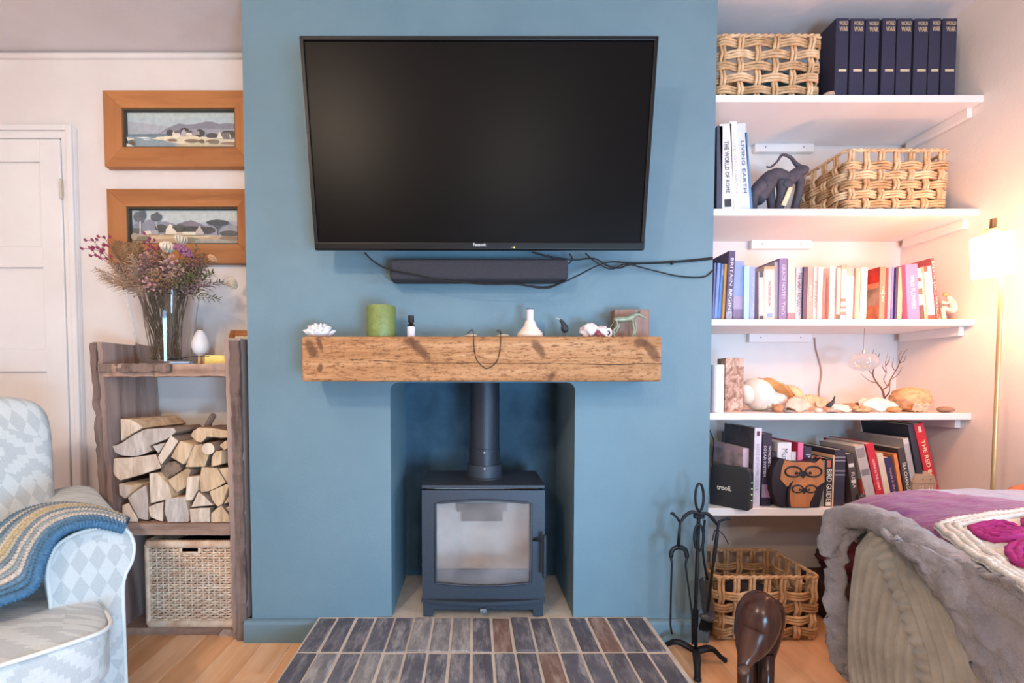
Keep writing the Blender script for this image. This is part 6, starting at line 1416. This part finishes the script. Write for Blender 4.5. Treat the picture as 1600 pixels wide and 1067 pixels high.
# ------------------------------------------------------------------ armchair
def fabric():
    t = NT('ikat_linen'); v = t.coord((1, 1, 1), rand=False)
    sx = t.n('ShaderNodeSeparateXYZ'); t.l(v, sx.inputs[0])
    def mth(op, a, b=None, c=None):
        n = t.n('ShaderNodeMath', operation=op)
        for i, q in enumerate((a, b, c)):
            if q is None: continue
            if hasattr(q, 'links'): t.l(q, n.inputs[i])
            else: n.inputs[i].default_value = q
        return n.outputs[0]
    s_ = mth('ADD', sx.outputs[0], mth('MULTIPLY', sx.outputs[1], 1.0)); zz = mth('ADD', sx.outputs[2], mth('MULTIPLY', sx.outputs[1], -.6))
    px = mth('PINGPONG', s_, .11); pz = mth('PINGPONG', zz, .12)
    qx = mth('SNAP', px, .011); qz = mth('SNAP', pz, .012)
    d = mth('ADD', qx, qz); st = mth('PINGPONG', mth('MULTIPLY', d, 1.0), .034); k1 = mth('GREATER_THAN', st, .017)
    tri = mth('GREATER_THAN', mth('PINGPONG', mth('MULTIPLY', s_, 1), .018), mth('MULTIPLY', mth('PINGPONG', zz, .036), .5))
    region = mth('GREATER_THAN', mth('PINGPONG', mth('ADD', zz, mth('MULTIPLY', s_, .5)), .16), .09)
    m = mth('ADD', mth('MULTIPLY', k1, region), mth('MULTIPLY', tri, mth('SUBTRACT', 1.0, region)))
    f = t.noise(v, 260, 2)
    c = t.mix(m, srgb('#b6bcbd'), srgb('#c8cdcc')); c = t.mix(.25, c, t.ramp(f, [(.3, (.55, .55, .55, 1)), (.7, (1, 1, 1, 1))]), 'MULTIPLY')
    t.set(color=c, rough=.9, spec=.2, sheen=.2); t.bump(f, .25, .002); return t.m
M_fab = fabric(); M_pipe = plain('#d6d8d4', .85, 0, .05, 200)
PHI = math.radians(47); AF = Vector((P(143, 890, -.465).x, -.465, 0))   # arm front, world
Rz = Matrix.Rotation(PHI, 3, 'Z'); A0 = AF - Rz @ Vector((.30, -.30, 0))
chair = thing('armchair', 'pale grey patterned armchair with rolled arm at the left', 'armchair', (A0.x, A0.y, 0))
chair.rotation_euler = (0, 0, PHI)
bpy.context.view_layer.update()
def cbuild(m, name, mat, par=None, **kw):
    o = m.build(name, mat, None, **kw); o.parent = par or chair; return o       # vertices are in chair space
def sup(cx, cy, cz, hx, hy, hz, e=.25, nu=36, nv=20, fn=None):
    m = MB(); sg = lambda w, p: math.copysign(abs(w) ** p, w)
    def f(u, v):
        a, b = 2 * PI * u - PI, PI * v - PI / 2
        p = Vector((hx * sg(math.cos(b), e) * sg(math.cos(a), e), hy * sg(math.cos(b), e) * sg(math.sin(a), e), hz * sg(math.sin(b), e)))
        if fn: p = fn(p)
        return Vector((cx, cy, cz)) + p
    return m.grid(f, nu, nv, True, False)
cbuild(sup(0, -.08, .15, .27, .345, .13, .18), 'seat_base', M_fab, smooth=True)
def cush(p): p.z += .02 * (1 - (p.x / .3) ** 2) * (1 - (p.y / .4) ** 2) if p.z > 0 else 0; return p
cu_ = cbuild(sup(.02, -.14, .312, .30, .375, .075, .22, 48, 20, cush), 'seat_cushion', M_fab, smooth=True)
m = MB(); m.tube(spline([(-.26, -.505, .374), (0, -.517, .385), (.22, -.510, .379), (.31, -.475, .373), (.318, -.36, .369)], 6), .005, 7); cbuild(m, 'piping', M_pipe, cu_, smooth=True)
def backf(p): p.y += .16 * (p.z + .1) ; p.y += .03 * (p.x / .3) ** 2 * -1; return p
cbuild(sup(-.02, .29, .60, .285, .085, .315, .30, 44, 26, backf), 'backrest', M_fab, smooth=True)
for s in (-1, 1):
    # rolled arm swept along y; outline in xz
    prof = []
    for k in range(36):
        a = 2 * PI * k / 36
        x, z = .082 * math.cos(a), .085 * math.sin(a)
        prof.append((x, z))
    out = [(.068, .05), (.066, .30), (.068, .42), (.088, .47), (.094, .52), (.076, .567), (.03, .585), (-.03, .582), (-.072, .555), (-.088, .50), (-.086, .44), (-.084, .38), (-.082, .05)]
    out = [(p.x, p.z) for p in spline([(x, 0, z) for x, z in out], 3)]
    N_ = len(out)
    def armf(u, v, s=s):
        x, z = out[int(round(v * N_)) % N_]; y = -.30 + .62 * u; b = 1 - .35 * max(0, .06 - u) / .06 * .12
        return Vector((s * (.30 + x * b), y, .30 + (z - .30) * b))
    m = MB(); m.grid(armf, 22, N_, False, True); ar_ = cbuild(m, 'arm', M_fab, smooth=True)
    m = MB(); fr_ = [Vector((s * (.30 + x * .94), -.302, .30 + (z - .3) * .95)) for x, z in out]; m.prism(fr_, (0, -.010, 0)); cbuild(m, 'arm_front', M_fab, ar_, bevel=.006, smooth='auto')
    m = MB(); m.tube([Vector((s * (.30 + x * .955), -.309, .30 + (z - .3) * .965)) for x, z in out], .0048, 7, closed=True); cbuild(m, 'piping', M_pipe, ar_, smooth=True)
for sx in (-.22, .22):
    for sy in (-.34, .2):
        m = MB(); m.lathe([(.016, 0), (.022, .05)], (sx, sy, 0), 14); cbuild(m, 'leg', plain('#4a3426', .4), smooth='auto')
# knitted throw over the arm
kb = thing('knitted_throw', 'chunky blue and cream knitted throw draped over the armchair arm', 'blanket', P(100, 830, -.45))
far = spline([P(x, y, Y) for x, y, Y in ((198, 816, -.36), (150, 797, -.36), (100, 790, -.37), (50, 797, -.38), (12, 816, -.40), (-25, 850, -.43), (-60, 890, -.46), (-100, 930, -.50))], 8)
near = spline([P(x, y, Y) for x, y, Y in ((193, 827, -.43), (150, 818, -.475), (110, 824, -.52), (82, 843, -.545), (64, 878, -.56), (50, 918, -.58), (0, 940, -.62), (-70, 962, -.66))], 8)
NR = 15; cols = ['#54748c', '#6c8799', '#bdb6aa', '#5e7688', '#83919a', '#c2b8a4', '#b8a680', '#b5ac98', '#6f8290', '#c0b8ac', '#8c989c', '#c2bab0', '#64829a', '#4d7491', '#456c8a']
kr = random.Random(9)
for r in range(NR):
    v = r / (NR - 1); m = MB(); pts = []; rad = []
    for i, (a, b) in enumerate(zip(far, near)):
        p = a.lerp(b, v); p = p + Vector((0, 0, .016 * math.sin(PI * v))); pts.append(p)
    fine = spline(pts, 3); wdt = (far[20] - near[20]).length / NR
    m.tube(fine, [wdt * .72 * (1 + .16 * math.sin(i * 2.1 + r)) for i in range(len(fine))], 7)
    m.v = [(x + .0012 * n2(x * 300, z * 300), y, z + .0012 * n2(y * 300, z * 300)) for x, y, z in m.v]
    m.build('knit_row', plain(cols[r], .95, 0, .25, 160, .4), kb, smooth=True)

# ------------------------------------------------------------------ corduroy sofa end on the right with blankets
def cord_mat():
    t = NT('grey_corduroy'); v = t.coord((1, 1, 1), rand=False); f = t.noise(v, 9, 4, .6); g = t.noise(v, 220, 2)
    t.set(color=t.ramp(f, [(.3, srgb('#918d85')), (.7, srgb('#b6b2a9'))]), rough=.95, spec=.15, sheen=.35); t.bump(g, .3, .002); return t.m
M_cord = cord_mat()
so = thing('corduroy_sofa', 'grey corduroy sofa end at the right under blankets', 'sofa', (1.42, -.85, 0))
seam = [(-.375, .60), (-.45, .575), (-.52, .535), (-.60, .45), (-.655, .36), (-.70, .22), (-.73, 0.0), (-.74, -.2)]
def seam_d(y, z):
    """signed distance to the seam in the yz plane (+ above / nearer the camera), plus length along it"""
    best = (9, 0, 0); L = 0
    for (y0, z0), (y1, z1) in zip(seam, seam[1:]):
        dx, dz = y1 - y0, z1 - z0; ln = math.hypot(dx, dz); t_ = max(0, min(1, ((y - y0) * dx + (z - z0) * dz) / (ln * ln)))
        qx, qz = y0 + dx * t_, z0 + dz * t_; d = math.hypot(y - qx, z - qz); sgn = 1 if (dx * (z - z0) - dz * (y - y0)) < 0 else -1
        if d < best[0]: best = (d, sgn, L + t_ * ln)
        L += ln
    return best[0] * best[1], best[2]
def side(u, v):
    y = -.375 - .95 * u; z = .03 + .56 * v
    d, L = seam_d(y, z)
    x = 1.045 - .02 * math.sin(PI * min(1, v * 1.1)) - .10 * u * .4 + .09 * max(0, .10 - u) / .10 * max(0, .10 - u) / .10 + .05 * max(0, v - .85) / .15
    if abs(d) < .023: x -= .018 * math.sqrt(max(0, 1 - (d / .023) ** 2)) + .010 * abs(math.cos(PI * L / .024))
    elif d < 0: x -= .013 * abs(math.cos(PI * (y + .04 * n2(y * 3, z * 3)) / .025)) - .012 * n2(y * 5, z * 2.0, 4)
    else: x -= .012 + .013 * abs(math.cos(PI * d / .026)) - .010 * n2(y * 4, z * 3, 7)
    return Vector((x, y, z))
m = MB(); m.grid(side, 420, 100); m.build('corduroy_side', M_cord, so, smooth=True)
def farend(u, v):
    x0 = side(0, v).x; x = x0 + (1.80 - x0) * u; z = .03 + .56 * v
    return Vector((x, -.375 + .045 * math.sin(PI * min(1, u * 6) / 2) - .0 + .004 * abs(math.cos(PI * x / .029)), z))
m = MB(); m.grid(farend, 70, 20); m.build('corduroy_end', M_cord, so, smooth=True)
m = MB(); m.grid(lambda u, v: Vector((side(v, 1).x + (1.80 - side(v, 1).x) * u, (-.335 * (1 if v == 0 else 1) if v == 0 else -.375 - .95 * v), .59 + .01 * math.sin(PI * u))), 12, 30); m.build('seat_top', M_cord, so, smooth=True)
m = MB(); m.bb(1.10, 1.80, -1.32, -.37, .03, .56); m.build('frame', plain('#6b6259', .9), so)
for x in (1.14, 1.74):
    for y in (-.45, -1.25): m = MB(); m.bb(x - .02, x + .02, y - .02, y + .02, 0, .04); m.build('foot', plain('#3a2a20', .5), so)
# fleece blanket
t = NT('grey_fleece'); v = t.coord((1, 1, 1), rand=False); f = t.noise(v, 60, 5, .7); g = t.noise(v, 14, 3); t.set(color=t.ramp(g, [(.3, srgb('#858188')), (.7, srgb('#a7a2a8'))]), rough=1.0, spec=.1, sheen=.5); t.bump(f, .9, .012); M_fl = t.m
flb = thing('fleece_blanket', 'thick grey fleece blanket hanging over the sofa corner', 'blanket', (1.05, -.55, .55))
def fuzz(p, a=.004): return p + Vector((a * noise.noise(p * 48), a * noise.noise(p * 48 + Vector((7, 0, 0))), a * noise.noise(p * 42 + Vector((0, 5, 0)))))
def zz8(x, y, Y): return P(1260 + x * .3066, 740 + y * .3066, Y)
roll = spline([(1.022, -.372, .47), (1.024, -.374, .53), (1.036, -.386, .580), (1.045, -.45, .604), (1.05, -.53, .602), (1.025, -.62, .592), (1.005, -.72, .578), (.985, -.84, .562), (.975, -.98, .555), (.97, -1.2, .55)], 8)
m = MB(); m.tube(roll, [.026 + .008 * min(1, i / 30) for i in range(len(roll))], 16); m.v = [tuple(fuzz(Vector(p), .010)) for p in m.v]; m.build('rolled_edge', M_fl, flb, smooth=True)
drape_b = [(-.56, .60), (-.64, .565), (-.70, .51), (-.745, .44), (-.78, .36), (-.80, .25), (-.815, .12), (-.82, .0)]
dbs = spline([(0, a, b) for a, b in drape_b], 6)
def drape(u, v):
    b = dbs[int(round(v * (len(dbs) - 1)))]; y = b.y + (-1.35 - b.y) * u; z = b.z
    x = .995 - .035 * (1 - b.z / .6) * .3 - .02 * min(1, u * 12) + .012 * math.sin(u * 16 + z * 6) - .06 * u
    return fuzz(Vector((x, y, z + .03 * u)), .012)
m = MB(); m.grid(drape, 110, len(dbs)); m.build('side_drape', M_fl, flb, smooth=True, solid=.012)
ho = spline([zz8(x, y, -.37) for x, y in ((240, 205), (165, 285), (120, 400), (104, 560), (100, 740), (112, 880), (150, 980), (215, 1040))], 6)
hi_ = spline([zz8(x, y, -.385) for x, y in ((265, 250), (205, 320), (172, 420), (165, 560), (200, 700), (240, 800), (245, 920), (245, 1045))], 6)
def hang(u, v):
    a, b = ho[int(round(u * (len(ho) - 1)))], hi_[int(round(u * (len(ho) - 1)))]
    p = a.lerp(b, v); p.y -= .035 * math.sin(PI * v) * (1 - .3 * u); return fuzz(p, .014)
m = MB(); m.grid(hang, len(ho), 16); m.build('hanging_corner', M_fl, flb, smooth=True, solid=.014)
# quilt on top: purple part and lilac part
def quilt_mat(name, a, b):
    t = NT(name); v = t.coord((1, 1, 1), rand=False); f = t.noise(v, 7, 4, .6); g = t.noise(t.coord((1, 3, 1), rand=False), 22, 4, .6, .6); t.set(color=t.ramp(f, [(.3, srgb(a)), (.7, srgb(b))]), rough=.75, spec=.25, sheen=.3); t.bump(g, .6, .012); return t.m
qt = thing('patchwork_quilt', 'purple and lilac quilt spread over the sofa top', 'quilt', (1.35, -.6, .62))
def q_edge(y):
    tb = [(-.32, 1.10), (-.41, 1.062), (-.53, 1.075), (-.62, 1.05), (-.72, 1.03), (-.84, 1.0), (-1.0, .985), (-1.4, .97)]
    for (a, xa), (b, xb) in zip(tb, tb[1:]):
        if y <= a and y >= b: return xa + (xb - xa) * (a - y) / (a - b)
    return tb[0][1] if y > -.32 else tb[-1][1]
def qz(x, y):
    e = q_edge(y); d = max(0, x - e); far_ = max(0, (y + .40) / .09)
    z = .612 + .034 * min(1, d / .22) ** .7 - .03 * far_ ** 2 + .006 * n2(x * 8, y * 26) + .005 * n2(x * 22, y * 46) - .035 * max(0, -.5 - y)
    return z + .010 * math.sin(min(1, d / .06) * PI / 2)
def split(y): return 1.22 + max(0, (-.33 - y)) * 1.1
def qsurf(x0f, x1f):
    def f(u, v):
        y = -.315 - 1.05 * v; a, b = x0f(y), x1f(y); x = a + (b - a) * u; return Vector((x, y, qz(x, y)))
    return f
m = MB(); m.grid(qsurf(lambda y: q_edge(y), lambda y: min(1.8, max(split(y), q_edge(y) + .01))), 50, 90); m.build('purple_panel', quilt_mat('purple_cotton', '#6f3a70', '#8c4f86'), qt, smooth=True, solid=.006)
m = MB(); m.grid(qsurf(lambda y: min(1.79, max(split(y), q_edge(y) + .01)), lambda y: 1.81), 50, 90); m.build('lilac_panel', quilt_mat('lilac_cotton', '#8b8fac', '#a5a9c2'), qt, smooth=True, solid=.006)
# crochet square lying on the quilt
cs = thing('crochet_blanket', 'white and magenta crochet square blanket on top of the purple quilt', 'blanket', (1.3, -.75, .64))
C0 = PZ(1459, 814, .64); C0.z = 0
dirA = Vector((1, .02, 0)); dirB = (PZ(1600, 921, .61) - PZ(1459, 814, .64)); dirB.z = 0; dirB.normalize()
def CP(a, b, h=0.0):
    p = C0 + dirA * a + dirB * b; return Vector((p.x, p.y, qz(max(p.x, q_edge(p.y)), p.y) + .009 + h))
M_cw = plain('#ddd8cf', .95, 0, .12, 120, .4); M_cm = plain('#a52c78', .9, 0, .25, 120, .4)
SQ = .56
m = MB(); m.grid(lambda u, v: CP(SQ * u, SQ * v, -.003), 40, 40); m.build('ground', M_cw, cs, smooth=True, solid=.004)
for k in range(3):
    for ax in (0, 1):
        m = MB(); n_ = 90; o_ = .008 + .0125 * k
        pts = [CP(o_ + (SQ - o_) * i / n_, o_, .003) if ax == 0 else CP(o_, o_ + (SQ - o_) * i / n_, .003) for i in range(n_ + 1)]
        m.tube(pts, [.0072 * (1 + .22 * (-1) ** i) for i in range(n_ + 1)], 6); m.build('border_row', M_cw, cs, smooth=True)
def petal(a, b, ang, L, W):
    m = MB()
    for s in (-1.5, -.9, -.3, .3, .9, 1.5):
        pts = []
        for i in range(13):
            t_ = i / 12; w = W * .5 * math.sin(PI * t_) ** .7 * s / 1.5; l = L * t_
            pts.append(CP(a + l * math.cos(ang) - w * math.sin(ang), b + l * math.sin(ang) + w * math.cos(ang), .004))
        m.tube(pts, [.0075 * (1 + .15 * (-1) ** i) for i in range(13)], 6)
    m.build('magenta_petal', M_cm, cs, smooth=True)
for ca, cb in ((.145, .15), (.35, .15), (.145, .36), (.35, .36)):
    for k in range(4):
        a_ = PI / 4 + k * PI / 2; petal(ca + .022 * math.cos(a_), cb + .022 * math.sin(a_), a_, .105, .080)
# orange cushion behind
c = P(1597, 764, -.30); m = lump((1.70, -.29, .600), .10, .035, .052, 2, .1); o = m.build('terracotta_cushion', plain('#c2714c', .9, 0, .1, 60), smooth=True); tag(o, 'terracotta cushion edge showing behind the quilt', 'cushion')
